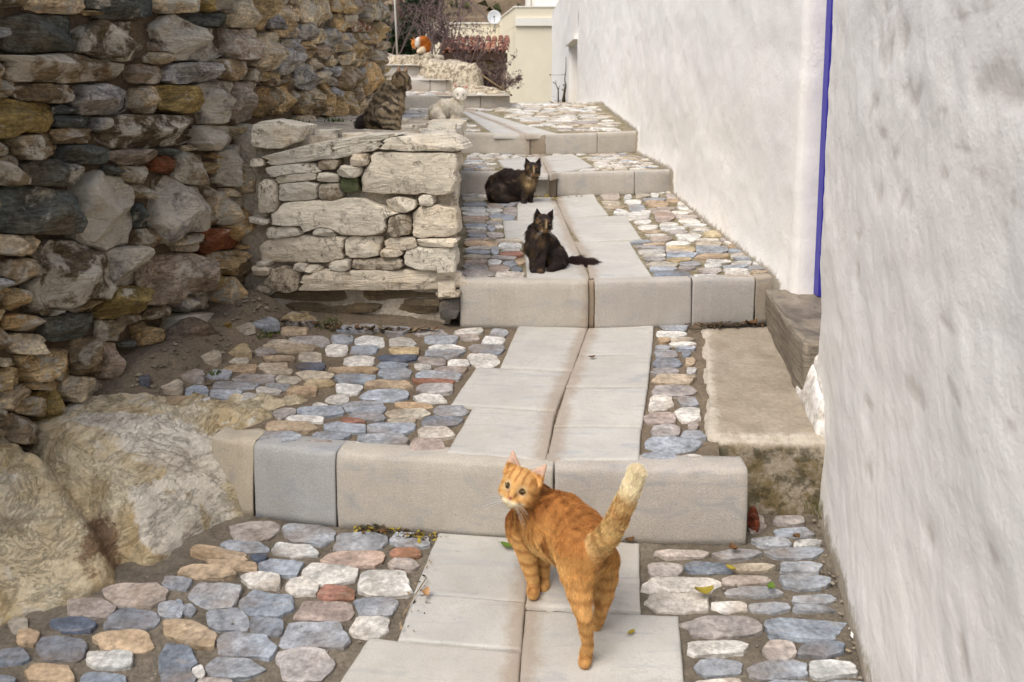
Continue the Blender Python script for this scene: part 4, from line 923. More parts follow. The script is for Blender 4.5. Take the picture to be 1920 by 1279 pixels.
# right flank and top slabs
RP = [LX0, LX1]
Az = np.array([[.1, .7, .07, 0, 0, .06]])
FR = fill_seeds(Az, .04, 2.2, lambda s: .40 + .03 * s, lambda s: .98, 46, 21, (.08, .2), (.03, .075), 1.1, 2500)
for P, a in zip(outlines(FR, 14, 1.05, 15), FR):
    (x, y), t, nm = poly_at(RP, a[0])
    me = stone_mesh('stone', P, (t[0], t[1], 0), (0, 0, 1), (nm[0], nm[1], 0), .03 * r.uniform(.7, 1.2), M['lime_stone'], WALL_RINGS, r, .12, .08)
    link('stone', me, low, tuple(np.array((x - nm[0] * .03, y - nm[1] * .03, a[1])) - lb_), (*vary(LPAL['w'][0], r, .06), .35))
TP = np.array([[-.30, 3.42, .07, .02, 0, .14], [-.47, 3.38, .09, 0, 0, .10], [-.33, 3.75, .08, 0, 0, .16], [-.36, 4.15, .10, 0, 0, .2], [-.37, 4.6, .1, 0, 0, .22], [-.40, 5.1, .11, 0, 0, .22], [-.62, 3.38, .06, 0, 0, .08], [-.80, 3.42, .1, 0, 0, .1], [-.98, 3.5, .08, 0, 0, .12], [-.55, 4.5, .08, 0, 0, .2], [-.75, 5.0, .12, 0, 0, .25]])
for P, a in zip(outlines(TP, 20, 1.0, 16), TP):
    me = stone_mesh('stone', P, (1, 0, 0), (0, 1, 0), (0, 0, 1), .016 * r.uniform(.7, 1.3), M['lime_stone'], COBBLE_RINGS, r, .05, .03)
    z = float(low_top(np.array(a[0]), np.array(a[1])))
    link('stone', me, low, tuple(np.array((a[0], a[1], z - .006)) - lb_), (*vary(LPAL['w'][0], r, .06), .4))

# ------------------------------------------------------------------ bedrock at the foot of the tall wall
OUT = [(-1.45, 1.15), (-1.30, 1.42), (-1.147, 1.721), (-1.03, 1.80), (-.928, 1.895), (-.874, 2.08), (-.80, 2.17), (-.74, 2.20), (-.62, 2.36), (-.64, 2.52), (-.85, 2.50), (-1.05, 2.50), (-1.30, 2.45), (-1.42, 2.2), (-1.62, 1.3)]
nx, ny = 100, 130
X, Y = np.meshgrid(np.linspace(-1.65, -.55, nx), np.linspace(1.1, 2.58, ny), indexing='ij')
p = np.stack([X.ravel(), Y.ravel()], 1)
ins = np.zeros(len(p), bool)
for i in range(len(OUT)):
    (x0, y0), (x1, y1) = OUT[i], OUT[(i + 1) % len(OUT)]
    with np.errstate(divide='ignore', invalid='ignore'):
        ins ^= ((y0 > p[:, 1]) != (y1 > p[:, 1])) & (p[:, 0] < (x1 - x0) * (p[:, 1] - y0) / (y1 - y0) + x0)
df = dist_poly(p, OUT[:9]); sg = np.where(ins, 1, -1)
w3 = np.stack([p[:, 0] * 1.0, p[:, 1] * 1.0, p[:, 0] * 0], 1)
ridge = 1 - np.abs(fbm(np.stack([p[:, 0] * 5 + p[:, 1] * 3, p[:, 1] * 4 - p[:, 0] * 2.5, p[:, 0] * 0], 1), 4, 121))
d = df * sg + fbm(w3 * 9, 3, 122) * .03
ztop = np.interp(p[:, 1], [1.1, 1.7, 2.0, 2.2, 2.5], [.10, .16, .20, .235, .225]) + .04 * smooth(-.95, -1.4, p[:, 0])
h = ztop * (1 - np.exp(-np.maximum(d, 0) / np.interp(p[:, 1], [1.2, 1.9, 2.15, 2.3], [.24, .19, .08, .05])))
notch = np.exp(-(((p[:, 0] + 1.14) * .55 + (p[:, 1] - 2.05) * .83) / .036) ** 2) * smooth(-.84, -.95, p[:, 0])       # cleft under the smooth white back
h = h - .085 * notch + (ridge - .75) * .075 * smooth(0, .1, d) + fbm(w3 * 22, 5, 123, .62) * .026 * smooth(-.02, .05, d)
h = np.where(d < 0, -.03, np.where((p[:, 1] > 2.2), np.minimum(h, .232 + .02 * ridge), h))
mk_ = (d > -.045).reshape(nx, ny)
rk = fast_mesh('bedrock', np.stack([p[:, 0], p[:, 1], h], 1), grid_faces(nx, ny, 0, mk_), M['bedrock'])
lime = np.exp(-((((p[:, 0] + 1.02) + (p[:, 1] - 2.22) * 1.2) / .22) ** 2 + ((p[:, 1] - 2.22) / .10) ** 2) ** 2) * .95
lime = np.maximum(lime, np.exp(-(((p[:, 0] + .90) / .10) ** 2 + ((p[:, 1] - 2.05) / .10) ** 2) ** 2) * .85)
lime = np.maximum(lime, .30) - notch * .9
attr(rk, 'lime', lime)
attr(rk, 'rust', np.exp(-(((p[:, 0] + 1.03) / .045) ** 2 + ((p[:, 1] - 1.93 + (p[:, 0] + 1.03) * .8) / .09) ** 2)) + notch * .35)
rock = tag(link('bedrock', rk), 'outcrop of ochre and whitewashed bedrock at the foot of the tall wall', 'rock')

def boulder(name, c, s, seed, mat, color, label=None, cat='stone', rot=0.0, amp=.22, res=14, flat=1.0):
    """an angular stone: a ball cut by random planes and roughened"""
    r2 = random.Random(seed)
    V = []
    n1, n2 = res, res * 2
    for i in range(n1 + 1):
        th = PI * i / n1
        for j in range(n2):
            ph = 2 * PI * j / n2
            V.append((math.sin(th) * math.cos(ph), math.sin(th) * math.sin(ph), math.cos(th)))
    V = np.array(V)
    R = np.full(len(V), 1.15)
    for _ in range(11):
        nrm = np.array([r2.gauss(0, 1) for _ in range(3)]); nrm /= np.linalg.norm(nrm)
        dd = r2.uniform(.72, .98); cc = V @ nrm
        R = np.where(cc > .05, np.minimum(R, dd / np.maximum(cc, .05)), R)
    R = R * (1 + amp * .3 * fbm(V * 2.2 + seed, 4, seed))
    V = V * R[:, None] * np.array(s)
    ca, sa = math.cos(rot), math.sin(rot)
    V = np.stack([V[:, 0] * ca - V[:, 1] * sa, V[:, 0] * sa + V[:, 1] * ca, V[:, 2]], 1)
    F = []
    for i in range(n1):
        for j in range(n2):
            a, b = i * n2 + j, i * n2 + (j + 1) % n2
            F.append((a, a + n2, b + n2, b))
    o = link(name, fast_mesh(name, V, F, mat), None, c, color)
    if label: tag(o, label, cat)
    return o
boulder('loose_stone', (-1.165, 2.84, .30), (.10, .085, .075), 4, M['wall_stone'], (*lin(116, 102, 88), .15), 'large loose angular stone fallen on the soil below the tall wall', 'stone', .5)
boulder('loose_stone', (-1.06, 2.96, .285), (.045, .04, .045), 9, M['wall_stone'], (*lin(150, 122, 58), .05), 'small ochre stone lying beside the larger fallen stone', 'stone')
boulder('loose_stone', (-.84, 3.15, .285), (.07, .04, .035), 14, M['wall_stone'], (*lin(190, 168, 130), .4), 'pale chip of rock lying in the dirt under the low wall', 'stone')
boulder('loose_stone', (.655, 2.115, .02), (.014, .02, .04), 19, M['wall_stone'], (*lin(150, 74, 50), .0), 'brick-red stone chip wedged at the right end of the nearest step', 'stone')

def rubble(name, area, n, size, label, seed, mat='wall_stone', zf=None, color=(.3, .25, .18, .2)):
    """loose chips nobody could count, as one object"""
    r3 = random.Random(seed); mb = MB()
    for _ in range(n):
        x, y, z = area(r3); s = size * r3.uniform(.4, 1.4)
        q = [Vector((r3.uniform(-1, 1), r3.uniform(-1, 1), r3.uniform(-.7, .7))).normalized() for _ in range(1)]
        V = []
        for a in ((1, 0, 0), (-1, 0, 0), (0, 1, 0), (0, -1, 0), (0, 0, 1), (0, 0, -1)):
            V.append(Vector(a) * s * r3.uniform(.6, 1.3) * (1 if a[2] == 0 else .6))
        e = r3.uniform(0, PI); c_, s_ = math.cos(e), math.sin(e)
        V = [(x + v_.x * c_ - v_.y * s_, y + v_.x * s_ + v_.y * c_, z + v_.z) for v_ in V]
        mb.add(V, [(0, 2, 4), (2, 1, 4), (1, 3, 4), (3, 0, 4), (2, 0, 5), (1, 2, 5), (3, 1, 5), (0, 3, 5)])
    o = obj(name, mb.v, mb.f, M[mat], None, False); o.color = color
    return tag(o, label, 'rubble', None, 'stuff')
def soil_pt(r3):
    y = r3.uniform(2.45, 3.2); d = abs(r3.gauss(0, .16)); x = wall_x(y) + .03 + d
    return x, y, tz(1, y) + float(mound1(np.array([x]), np.array([y]))[0]) - .002
rubble('rubble', soil_pt, 170, .011, 'stone chips and grit strewn over the soil below the tall wall', 3)
def foot_pt(r3):
    y = r3.uniform(1.3, 2.2); x = .724 + .2204 * (y - 1.529) - .012 - abs(r3.gauss(0, .02))
    return x, y, .003
rubble('rubble', foot_pt, 70, .0042, 'crumbled whitewash and grit at the foot of the right wall', 4, 'lime_stone', color=(.32, .28, .22, .6))
def joint_pt(r3):
    x = r3.choice((r3.uniform(-1.0, -.25), r3.uniform(.36, .75))); y = r3.uniform(1.45, 2.0)
    return x, y, .001
rubble('rubble', joint_pt, 160, .0035, 'fine gravel in the mortar between the nearest cobbles', 5, color=(.36, .32, .27, .3))

# ------------------------------------------------------------------ whitewashed house on the right
house = tag(empty('whitewashed_house', (1.3, 3, 0)), 'whitewashed house with lumpy plaster and a blue door frame, right of the lane', 'house')
hb = np.array(house.location)
HOLLOWS = [(1.72, 1.29, .113, .049), (1.59, 1.29, .06, .03), (1.5, 1.18, .095, .017), (1.79, 1.16, .049, .023), (1.7, 1.1, .04, .011), (1.59, 1.06, .034, .01), (1.69, .97, .059, .019), (1.47, .98, .077, .017), (1.89, .85, .037, .012), (1.88, .75, .03, .03), (1.03, 1.19, .085, .02), (1.14, 1.1, .095, .007), (1.25, 1.06, .038, .01), (1.07, 1.07, .044, .008), (1.28, 1.15, .039, .005), (1.07, 1.26, .011, .004), (.97, 1.06, .016, .009), (1.2, .84, .038, .007), (1.35, .67, .095, .017), (1.71, .52, .052, .015), (1.17, .84, .049, .009), (.93, .79, .028, .006), (1.06, .42, .042, .019), (.97, .6, .028, .015), (1.13, .75, .046, .007), (1.74, 1.35, .061, .007), (1.19, 1.29, .074, .008), (1.65, .38, .039, .021), (1.23, .48, .039, .014)]
def dense(PL, step):
    out = []
    for a, b in zip(PL[:-1], PL[1:]):
        L = math.hypot(b[0] - a[0], b[1] - a[1]); n = max(1, int(L / step))
        out += [(a[0] + (b[0] - a[0]) * i / n, a[1] + (b[1] - a[1]) * i / n) for i in range(n)]
    return np.array(out + [PL[-1]])
def plaster_wall(name, PL, step, z0, z1, zres, amps, seed, foot, flare, hollows=(), fdec=.03):
    p = dense(PL, step)
    t = np.gradient(p, axis=0); t /= np.linalg.norm(t, axis=1, keepdims=True)
    N = np.stack([-t[:, 1], t[:, 0]], 1)
    zs = np.arange(z0, z1, zres); ns, nz = len(p), len(zs)
    Z = np.broadcast_to(zs, (ns, nz)); S = p[:, 1][:, None] + np.zeros((1, nz)); X0 = p[:, 0][:, None] + np.zeros((1, nz))
    c = np.stack([X0, S, Z], -1)
    d = fbm(c * np.array([1.8, 1.8, 2.6]), 4, seed) * amps[0] + fbm(c * 9, 4, seed + 9) * amps[1] + fbm(c * 38, 3, seed + 19) * amps[2]
    hol = np.zeros((ns, nz))
    wob = fbm(c * 11, 4, seed + 5) * 1.5; wob2 = fbm(c * 17, 4, seed + 6) * 1.5
    for y, z, ry, rz in hollows:
        q = np.exp(-(((S - y) / (ry * .9) + wob) ** 2 + ((Z - z) / (rz * 1.1 + .004) + wob2) ** 2) ** 1.3)
        hol = np.maximum(hol, q); d = d - .0035 * q * min(1, rz / .02)
    gz = np.array([foot(y) for y in p[:, 1]])[:, None]
    d = d + flare * np.exp(-np.maximum(Z - gz, 0) / .09)
    V = c.copy(); V[..., 0] += N[:, 0:1] * d; V[..., 1] += N[:, 1:2] * d
    me = fast_mesh(name, V.reshape(-1, 3) - hb, grid_faces(ns, nz), M['plaster'])
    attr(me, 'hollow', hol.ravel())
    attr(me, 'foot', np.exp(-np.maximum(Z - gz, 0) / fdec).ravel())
    return link(name, me, house)
NEAR = [(.724 + .2204 * (-1.2 - 1.529), -1.2), (.724 + .2204 * (2.40 - 1.529), 2.40), (.928, 2.428), (.944, 2.443), (.97, 2.452), (1.30, 2.455)]
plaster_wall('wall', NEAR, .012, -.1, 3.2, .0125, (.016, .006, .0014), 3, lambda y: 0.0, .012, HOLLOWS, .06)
def lane_z(y):
    for k, (y0, y1) in enumerate(((-9, 2.09), (2.09, 3.15), (3.15, 5.25), (5.25, 6.75), (6.75, 9.5))):
        if y0 <= y < y1: return tz(k, y)
    return tz(4, 9.5) - (y - 9.5) * .02
FAR = [(1.30, 3.03), (1.140, 3.035), (1.078, 3.042), (1.060, 3.06), (1.056, 3.12), (1.052, 3.6), (1.05, 5), (1.05, 9), (1.05, 13.4), (1.12, 13.42), (1.25, 13.42)]
plaster_wall('wall', FAR, .03, .2, 3.3, .02, (.015, .006, .0015), 23, lane_z, .028)
plaster_wall('wall', [(1.25, 15.38), (1.12, 15.38), (1.05, 15.4), (1.05, 22)], .1, .7, 3.3, .1, (.02, .009, .0), 33, lane_z, .0)
plaster_wall('wall', [(1.05, 13.36), (1.05, 15.44)], .1, 2.02, 3.3, .1, (.005, .0, .0), 34, lane_z, .0)
v, f = box_vf(.98, 13.3, 1.99, 1.16, 15.5, 2.05); obj('lintel', np.array(v) - hb, f, M['plaster'], house, False)
v, f = box_vf(1.22, 13.42, .7, 1.30, 15.38, 2.0); obj('doorway_panel', np.array(v) - hb, f, M['plaster'], house, False)
# blue door set back in the recess
mb = MB(); mb.add(*box_vf(1.130, 2.985, .425, 1.172, 3.03, 2.5)); mb.add(*box_vf(1.174, 2.99, .42, 1.215, 3.03, 2.5)); mb.add(*box_vf(1.175, 2.46, .42, 1.215, 2.50, 2.5)); mb.add(*box_vf(1.175, 2.502, 2.42, 1.215, 2.988, 2.5))
fo = obj('door_frame', np.array(mb.v) - hb, mb.f, M['blue'], house, False)
v, f = box_vf(1.195, 2.503, .425, 1.235, 2.987, 2.417); dd = obj('door', np.array(v) - hb, f, M['blue'], house, False)
for k in range(2):
    v, f = box_vf(1.185, 2.56, .6 + k * .9, 1.196, 2.93, 1.35 + k * .9); obj('door_panel', v, f, M['blue'], dd, False)
v, f = box_vf(1.16, 2.44, 2.5, 1.3, 3.05, 3.2); obj('wall', np.array(v) - hb, f, M['plaster'], house, False)

# plaster run that holds the near end of the doorstep
q = rough_block('plaster_footing', [(.850, 2.20, .16), (1.0, 2.20, .16), (1.02, 2.60, .2), (.905, 2.60, .2), (.878, 2.25, .30), (1.0, 2.24, .40), (1.02, 2.52, .402), (.925, 2.50, .385)], M['plaster'], None, (20, 30, 24), .010, 12, .05, 5)
q.parent = house; q.location = -hb
me = q.data; co = np.zeros(len(me.vertices) * 3, np.float32); me.vertices.foreach_get('co', co)
attr(me, 'foot', np.full(len(me.vertices), .42)); attr(me, 'hollow', np.full(len(me.vertices), .45))

step = rough_block('concrete_step', [(.553, 2.205, -.05), (.98, 2.20, -.05), (1.2, 3.17, .05), (.742, 3.15, .05), (.540, 2.215, .212), (.95, 2.205, .212), (1.2, 3.16, .268), (.735, 3.14, .268)], M['concrete'], None, (44, 70, 30), .009, 14, .03, 8)
tag(step, 'worn concrete step with a whitewashed edge and mossy front below the blue door', 'step')
me = step.data; co = np.zeros(len(me.vertices) * 3, np.float32); me.vertices.foreach_get('co', co); co = co.reshape(-1, 3)
topm = smooth(-.03, -.01, co[:, 2] - (.212 + (co[:, 1] - 2.21) * .059))
dl = co[:, 0] - (.54 + (co[:, 1] - 2.21) * .208)
attr(me, 'edge', topm * np.maximum(smooth(.075, .015, dl), np.maximum(smooth(2.29, 2.22, co[:, 1]), smooth(.87, .93, co[:, 0] - (co[:, 1] - 2.2) * .1) * smooth(2.7, 2.4, co[:, 1]))))
attr(me, 'front', 1 - topm)
ds = rough_block('doorstep', [(.897, 2.45, .215), (1.2, 2.458, .215), (1.29, 3.03, .255), (.995, 3.16, .255), (.892, 2.46, .405), (1.18, 2.46, .418), (1.25, 3.02, .425), (.985, 3.15, .418)], M['slate'], None, (24, 40, 14), .009, 12, .012, 12)
tag(ds, 'thick grey-brown slate doorstep below the blue door frame', 'doorstep')

# ------------------------------------------------------------------ land, hill and far things
nx, ny = 120, 150
X, Y = np.meshgrid(np.linspace(-260, 260, nx), np.concatenate([np.linspace(-60, 30, 20), np.linspace(33, 420, ny - 20)]), indexing='ij')
c = np.stack([X, Y, X * 0], -1)
hz = np.maximum(0, Y - 34) * .26 * (1 + .25 * fbm(c * .012, 3, 7)) + np.abs(np.maximum(0, Y - 34)) ** .5 * fbm(c * .05, 4, 8) * .8
tr = 3.2; ph = hz / tr; hz = np.where(Y > 36, (np.floor(ph) + smooth(.55, 1, ph - np.floor(ph))) * tr * .7 + hz * .3, hz)
Z = np.where(Y < 34, -.35, -.35 + hz)
tag(link('ground', fast_mesh('ground', np.stack([X, Y, Z], -1).reshape(-1, 3), grid_faces(nx, ny), M['hill'])), 'brown terraced hillside rising behind the village', 'hill', None, 'structure')
def hill_z(x, y):
    i = np.abs(X[:, 0] - x).argmin(); j = np.abs(Y[0] - y).argmin(); return Z[i, j]
mb = MB(); rr = random.Random(77)
for _ in range(900):
    y = rr.uniform(60, 200); x = rr.uniform(-.28, .12) * y; z = hill_z(x, y); s = rr.uniform(.25, .9)
    for _k in range(4):
        p_ = Vector((x + rr.gauss(0, s * .5), y, z + rr.uniform(0, s * .8)))
        o_ = [Vector((rr.gauss(0, 1), rr.gauss(0, 1), rr.gauss(0, 1))).normalized() * s * .6 for _ in range(3)]
        mb.add([p_ + o_[0], p_ + o_[1], p_ + o_[2], p_ - o_[0] * .7], [(0, 1, 2), (0, 2, 3), (0, 1, 3)])
tag(mb.build('hillside_scrub', M['bushgreen'], None, False), 'low dry scrub dotted over the far hillside', 'scrub', None, 'stuff')
# raised earth bank behind the upper steps
X2, Y2 = np.meshgrid(np.linspace(-6, .3, 40), np.linspace(8.5, 20, 50), indexing='ij')
cc = np.stack([X2, Y2, X2 * 0], -1)
up = smooth(.25, -.9, X2 + (Y2 - 9) * .05)
Z2 = .6 + up * np.interp(Y2, [8.5, 9.6, 10.6, 11.4, 20], [.2, .55, .85, .95, .85]) + fbm(cc * 1.3, 3, 77) * .06
Z2 = np.where((X2 > -1.9) & (Y2 < 11.6), np.minimum(Z2, np.interp(Y2, [8.5, 8.8, 9.6, 10.4, 11.2, 11.6], [.85, 1.0, 1.1, 1.28, 1.42, 1.58])), Z2)
tag(link('ground', fast_mesh('ground', np.stack([X2, Y2, Z2], -1).reshape(-1, 3), grid_faces(40, 50), M['earth'])), 'bank of dry earth behind the upper steps', 'bank', None, 'structure')

def far_bush(x, y, r_, lb):
    z = hill_z(x, y)
    mb = MB(); rr = random.Random(int(x * 31 + y))
    for _ in range(60):
        a = rr.uniform(0, 2 * PI); e = rr.uniform(-.2, 1); q = rr.uniform(.4, 1) * r_
        p_ = Vector((math.cos(a) * q, math.sin(a) * q, (.35 + .7 * e) * r_)); s = r_ * rr.uniform(.2, .4)
        o_ = [Vector((rr.gauss(0, 1), rr.gauss(0, 1), rr.gauss(0, 1))).normalized() * s for _ in range(3)]
        mb.add([p_ + o_[0], p_ + o_[1], p_ + o_[2], p_ - o_[0] * .7], [(0, 1, 2), (0, 2, 3), (0, 1, 3)])
    tag(mb.build('scrub_bush', M['bushgreen'], None, False, (x, y, z - .2)), lb, 'bush', 'scrub bushes on the far hillside')
for i, (x, y, r_, lb) in enumerate(((-1.9, 130, 1.9, 'round dark bush on the far hillside, above the satellite dish'), (-9.5, 118, 2.4, 'olive bush on the hillside left of the cream house roof'), (-13.5, 150, 2.0, 'small scrub bush high on the hillside near the top edge of the view'),
        (-6, 170, 2.2, 'scrub bush at the top edge of the hillside, left of the cable'), (2.5, 160, 2.2, 'scrub bush on the hillside behind the parapet of the cream house'), (-17, 95, 2.6, 'wide low scrub bush half hidden by the bare twigs'))):
    far_bush(x, y, r_, lb)

def block(name, q, z0, z1, mat, parent=None, sm=False):
    """upright prism over a quad q (counter-clockwise)"""
    v = [(x, y, z0) for x, y in q] + [(x, y, z1) for x, y in q]
    n = len(q)
    f = [tuple(range(n))[::-1], tuple(range(n, 2 * n))] + [(i, (i + 1) % n, (i + 1) % n + n, i + n) for i in range(n)]
    return obj(name, v, f, mat, parent, sm)
ch = tag(empty('cream_house', (1.5, 27, -.3)), 'cream rendered house with a flat parapet roof at the end of the lane', 'house')
cb = Vector(ch.location)
def hpart(name, q, z0, z1, mat): 
    o = block(name, [(x - cb.x, y - cb.y) for x, y in q], z0 - cb.z, z1 - cb.z, mat, ch); return o
hpart('wall', [(.091, 24), (5, 24), (5, 30), (-.62, 29.6)], -.35, 3.0, M['cream'])
hpart('parapet', [(.088, 23.995), (5, 23.995), (5, 30), (-.62, 29.6)], 3.003, 3.53, M['cream'])
hpart('parapet_cap', [(.06, 23.97), (5, 23.97), (5, 30), (-.66, 29.63)], 3.532, 3.57, M['band'])
hpart('white_band', [(.10, 23.93), (5, 23.93), (5, 23.99), (.10, 23.99)], 3.01, 3.235, M['band'])
hpart('rear_wall', [(-3.2, 28.2), (-.45, 28.2), (-.45, 33), (-3.2, 33)], -.35, 3.40, M['cream'])
hpart('rear_wall_cap', [(-3.24, 28.16), (-.42, 28.16), (-.42, 33), (-3.24, 33)], 3.402, 3.45, M['band'])
hpart('upper_storey', [(.55, 31), (5, 31), (5, 35), (.55, 35)], 3.5, 6.2, M['band'])
wt = tag(empty('water_tank', (1.05, 26.2, 3.57)), 'white box-shaped water tank on the roof of the cream house', 'water tank')
mb = MB(); mb.add(*box_vf(-.35, -.3, .12, .4, .3, .85)); mb.build('tank', M['band'], wt, False)
mb = MB(); mb.add(*box_vf(-.4, -.35, .02, .45, .35, .10)); mb.build('stand', M['metal_pole'], wt, False)
v, f = tube([(-.46, 0, 0), (-.46, 0, .9)], .03); obj('pipe', v, f, M['metal_pole'], wt)

dish = tag(empty('satellite_dish', (-.50, 23.9, 2.9)), 'white satellite dish beside the parapet of the cream house', 'satellite dish')
nr, na = 8, 28; v = []; f = []
for side in (0, 1):
    for i in range(nr + 1):
        for j in range(na):
            q = i / nr * .19; a = 2 * PI * j / na; dpt = q * q * 1.0 + side * .008
            v.append((q * math.cos(a), -(.05) + dpt * -1 + side * .02, .34 + q * 1.05 * math.sin(a)))
for side in (0, 1):
    for i in range(nr):
        for j in range(na):
            o_ = side * (nr + 1) * na; a, b = o_ + i * na + j, o_ + i * na + (j + 1) % na
            f.append((a, b, b + na, a + na))
for j in range(na):
    a, b = nr * na + j, nr * na + (j + 1) % na; o_ = (nr + 1) * na; f.append((a, b, b + o_, a + o_))
obj('reflector', v, f, M['dish'], dish)
v, f = tube([(0, -.04, .2), (.0, -.22, .26), (0, -.26, .33)], .008); obj('feed_arm', v, f, M['lnb'], dish)
v, f = tube([(0, -.30, .345), (0, -.22, .335)], .022, 8); obj('receiver', v, f, M['lnb'], dish)
v, f = tube([(.0, .0, .3), (.02, .04, .2), (.02, .05, -.1)], .016, 6); obj('mast', v, f, M['metal_pole'], dish)

lt = tag(empty('tiled_outbuilding', (-.7, 13.4, .6)), 'beige outbuilding with a terracotta tiled roof half hidden by bare twigs', 'outbuilding')
lo_ = Vector(lt.location)
def lpart(name, q, z0, z1, mat): return block(name, [(x - lo_.x, y - lo_.y) for x, y in q], z0 - lo_.z, z1 - lo_.z, mat, lt)
lpart('wall', [(-.26, 13.1), (-.10, 13.1), (-.10, 14.6), (-.26, 14.6)], .2, 1.64, M['beige'])
lpart('wall', [(-1.12, 13.15), (-.58, 13.15), (-.58, 14.6), (-1.12, 14.6)], .2, 1.64, M['beige'])
lpart('lintel', [(-.58, 13.12), (-.262, 13.12), (-.262, 13.4), (-.58, 13.4)], 1.50, 1.64, M['beige'])
lpart('shade_backing', [(-.58, 14.2), (-.262, 14.2), (-.262, 14.3), (-.58, 14.3)], .2, 1.64, M['dark'])  # backing coloured as the darkness of the opening
lpart('eave_board', [(-1.15, 12.98), (-.07, 12.98), (-.07, 13.06), (-1.15, 13.06)], 1.645, 1.76, M['wood_dark'])
lpart('rafter_deck', [(-1.15, 13.062), (-.08, 13.062), (-.08, 14.7), (-1.15, 14.7)], 1.66, 1.74, M['wood_dark'])
rr = random.Random(8)
tv, tf = [], []
for i in range(2):
    for j in range(7):
        a = PI * j / 6; q = .05 - .006 * i
        tv.append((q * math.cos(a), i * .34, q * math.sin(a)))
for i in range(2):
    for j in range(7):
        a = PI * j / 6; q = .038 - .006 * i
        tv.append((q * math.cos(a), i * .34, q * math.sin(a)))
for o_ in (0, 14): tf += [(o_ + j, o_ + j + 1, o_ + j + 8, o_ + j + 7) for j in range(6)]
tf += [(j, j + 1, j + 15, j + 14) for j in range(6)] + [(7 + j, 8 + j, 22 + j, 21 + j) for j in range(6)]
tme = mesh('roof_tile', tv, tf, M['tile'])
for row in range(5):
    for c_ in range(11):
        x = -1.11 + c_ * .102 + rr.uniform(-.008, .008); y = 12.97 + row * .30
        o = link('roof_tile', tme, lt, Vector((x, y, 1.775 + row * .060 + rr.uniform(-.008, .01))) - lo_, (*vary(lin(*rr.choice(((196, 136, 106), (180, 120, 96), (206, 154, 122), (164, 108, 86)))), rr, .15), 1))
        o.rotation_euler = (math.radians(11 + rr.uniform(-2, 2)), 0, rr.uniform(-.05, .05))
    for c_ in range(10):
        x = -1.06 + c_ * .102; y = 13.0 + row * .30
        if row < 3:
            o = link('roof_tile', tme, lt, Vector((x, y, 1.812 + row * .060)) - lo_, (*vary(lin(172, 116, 92), rr, .2), 1))
            o.rotation_euler = (math.radians(11), PI, rr.uniform(-.05, .05))
# the dark arched hollow in its wall is edged by a rounded surround
v, f = tube([(-.575 + .31 * (1 - math.cos(a)) / 2, 13.13, 1.05 + .44 * math.sin(a)) for a in np.linspace(.2, PI - .5, 14)], .035, 6)
obj('arch_surround', np.array(v) - np.array(lo_), f, M['beige'], lt)

# boulders and platform beside the upper steps
def pale_rock(name, corners, label, seed, div=(26, 16, 18), amp=.05, rr_=.07):
    o = rough_block(name, corners, M['bedrock2'], None, div, amp, 5.5, rr_, seed)
    return tag(o, label, 'rock')
M['bedrock2'] = M['lime_stone']
for name, cn, lb, sd_ in (
    ('boulder', [(-1.02, 9.75, .95), (-.36, 9.55, .95), (-.36, 10.6, .95), (-1.10, 10.7, .95), (-1.04, 9.85, 1.52), (-.37, 9.62, 1.49), (-.40, 10.5, 1.50), (-1.05, 10.6, 1.60)], 'large pale boulder to the right of the upper steps', 31),
    ('boulder', [(-1.20, 10.30, 1.2), (-.85, 10.25, 1.2), (-.85, 10.9, 1.2), (-1.25, 10.9, 1.2), (-1.14, 10.42, 1.60), (-.90, 10.38, 1.56), (-.90, 10.8, 1.56), (-1.15, 10.85, 1.62)], 'rounded pale boulder between the platform and the larger rock', 35),
    ('boulder', [(-.72, 9.12, .95), (-.07, 9.05, .95), (-.10, 9.6, .95), (-.75, 9.7, .95), (-.68, 9.20, 1.25), (-.12, 9.14, 1.20), (-.14, 9.5, 1.21), (-.7, 9.6, 1.27)], 'low flat pale rock on top of the fifth step, right of the white kitten', 37),
    ('boulder', [(-1.63, 10.62, 1.40), (-.95, 10.50, 1.40), (-.95, 11.5, 1.40), (-1.9, 11.5, 1.40), (-1.58, 10.68, 1.635), (-1.0, 10.46, 1.635), (-.9, 11.5, 1.64), (-1.9, 11.5, 1.64)], 'pale rock ledge the orange and white cat grooms itself on', 39)):
    o = pale_rock(name, cn, lb, sd_); o.color = (*lin(206, 194, 170), .85)
pole = tag(obj('pole', *tube([(-1.56, 11.4, 1.5), (-1.575, 11.4, 2.1), (-1.62, 11.4, 3.4)], .012, 8), M['metal_pole']), 'thin pale metal pole standing at the top of the steps', 'pole')
tag(obj('cable', *tube([(-2.6, 24, 4.6), (-1.6, 23.8, 4.0), (-.95, 23.8, 3.45), (-.52, 23.9, 3.05)], .010, 5), M['lnb']), 'dark cable running down to the satellite dish', 'cable')

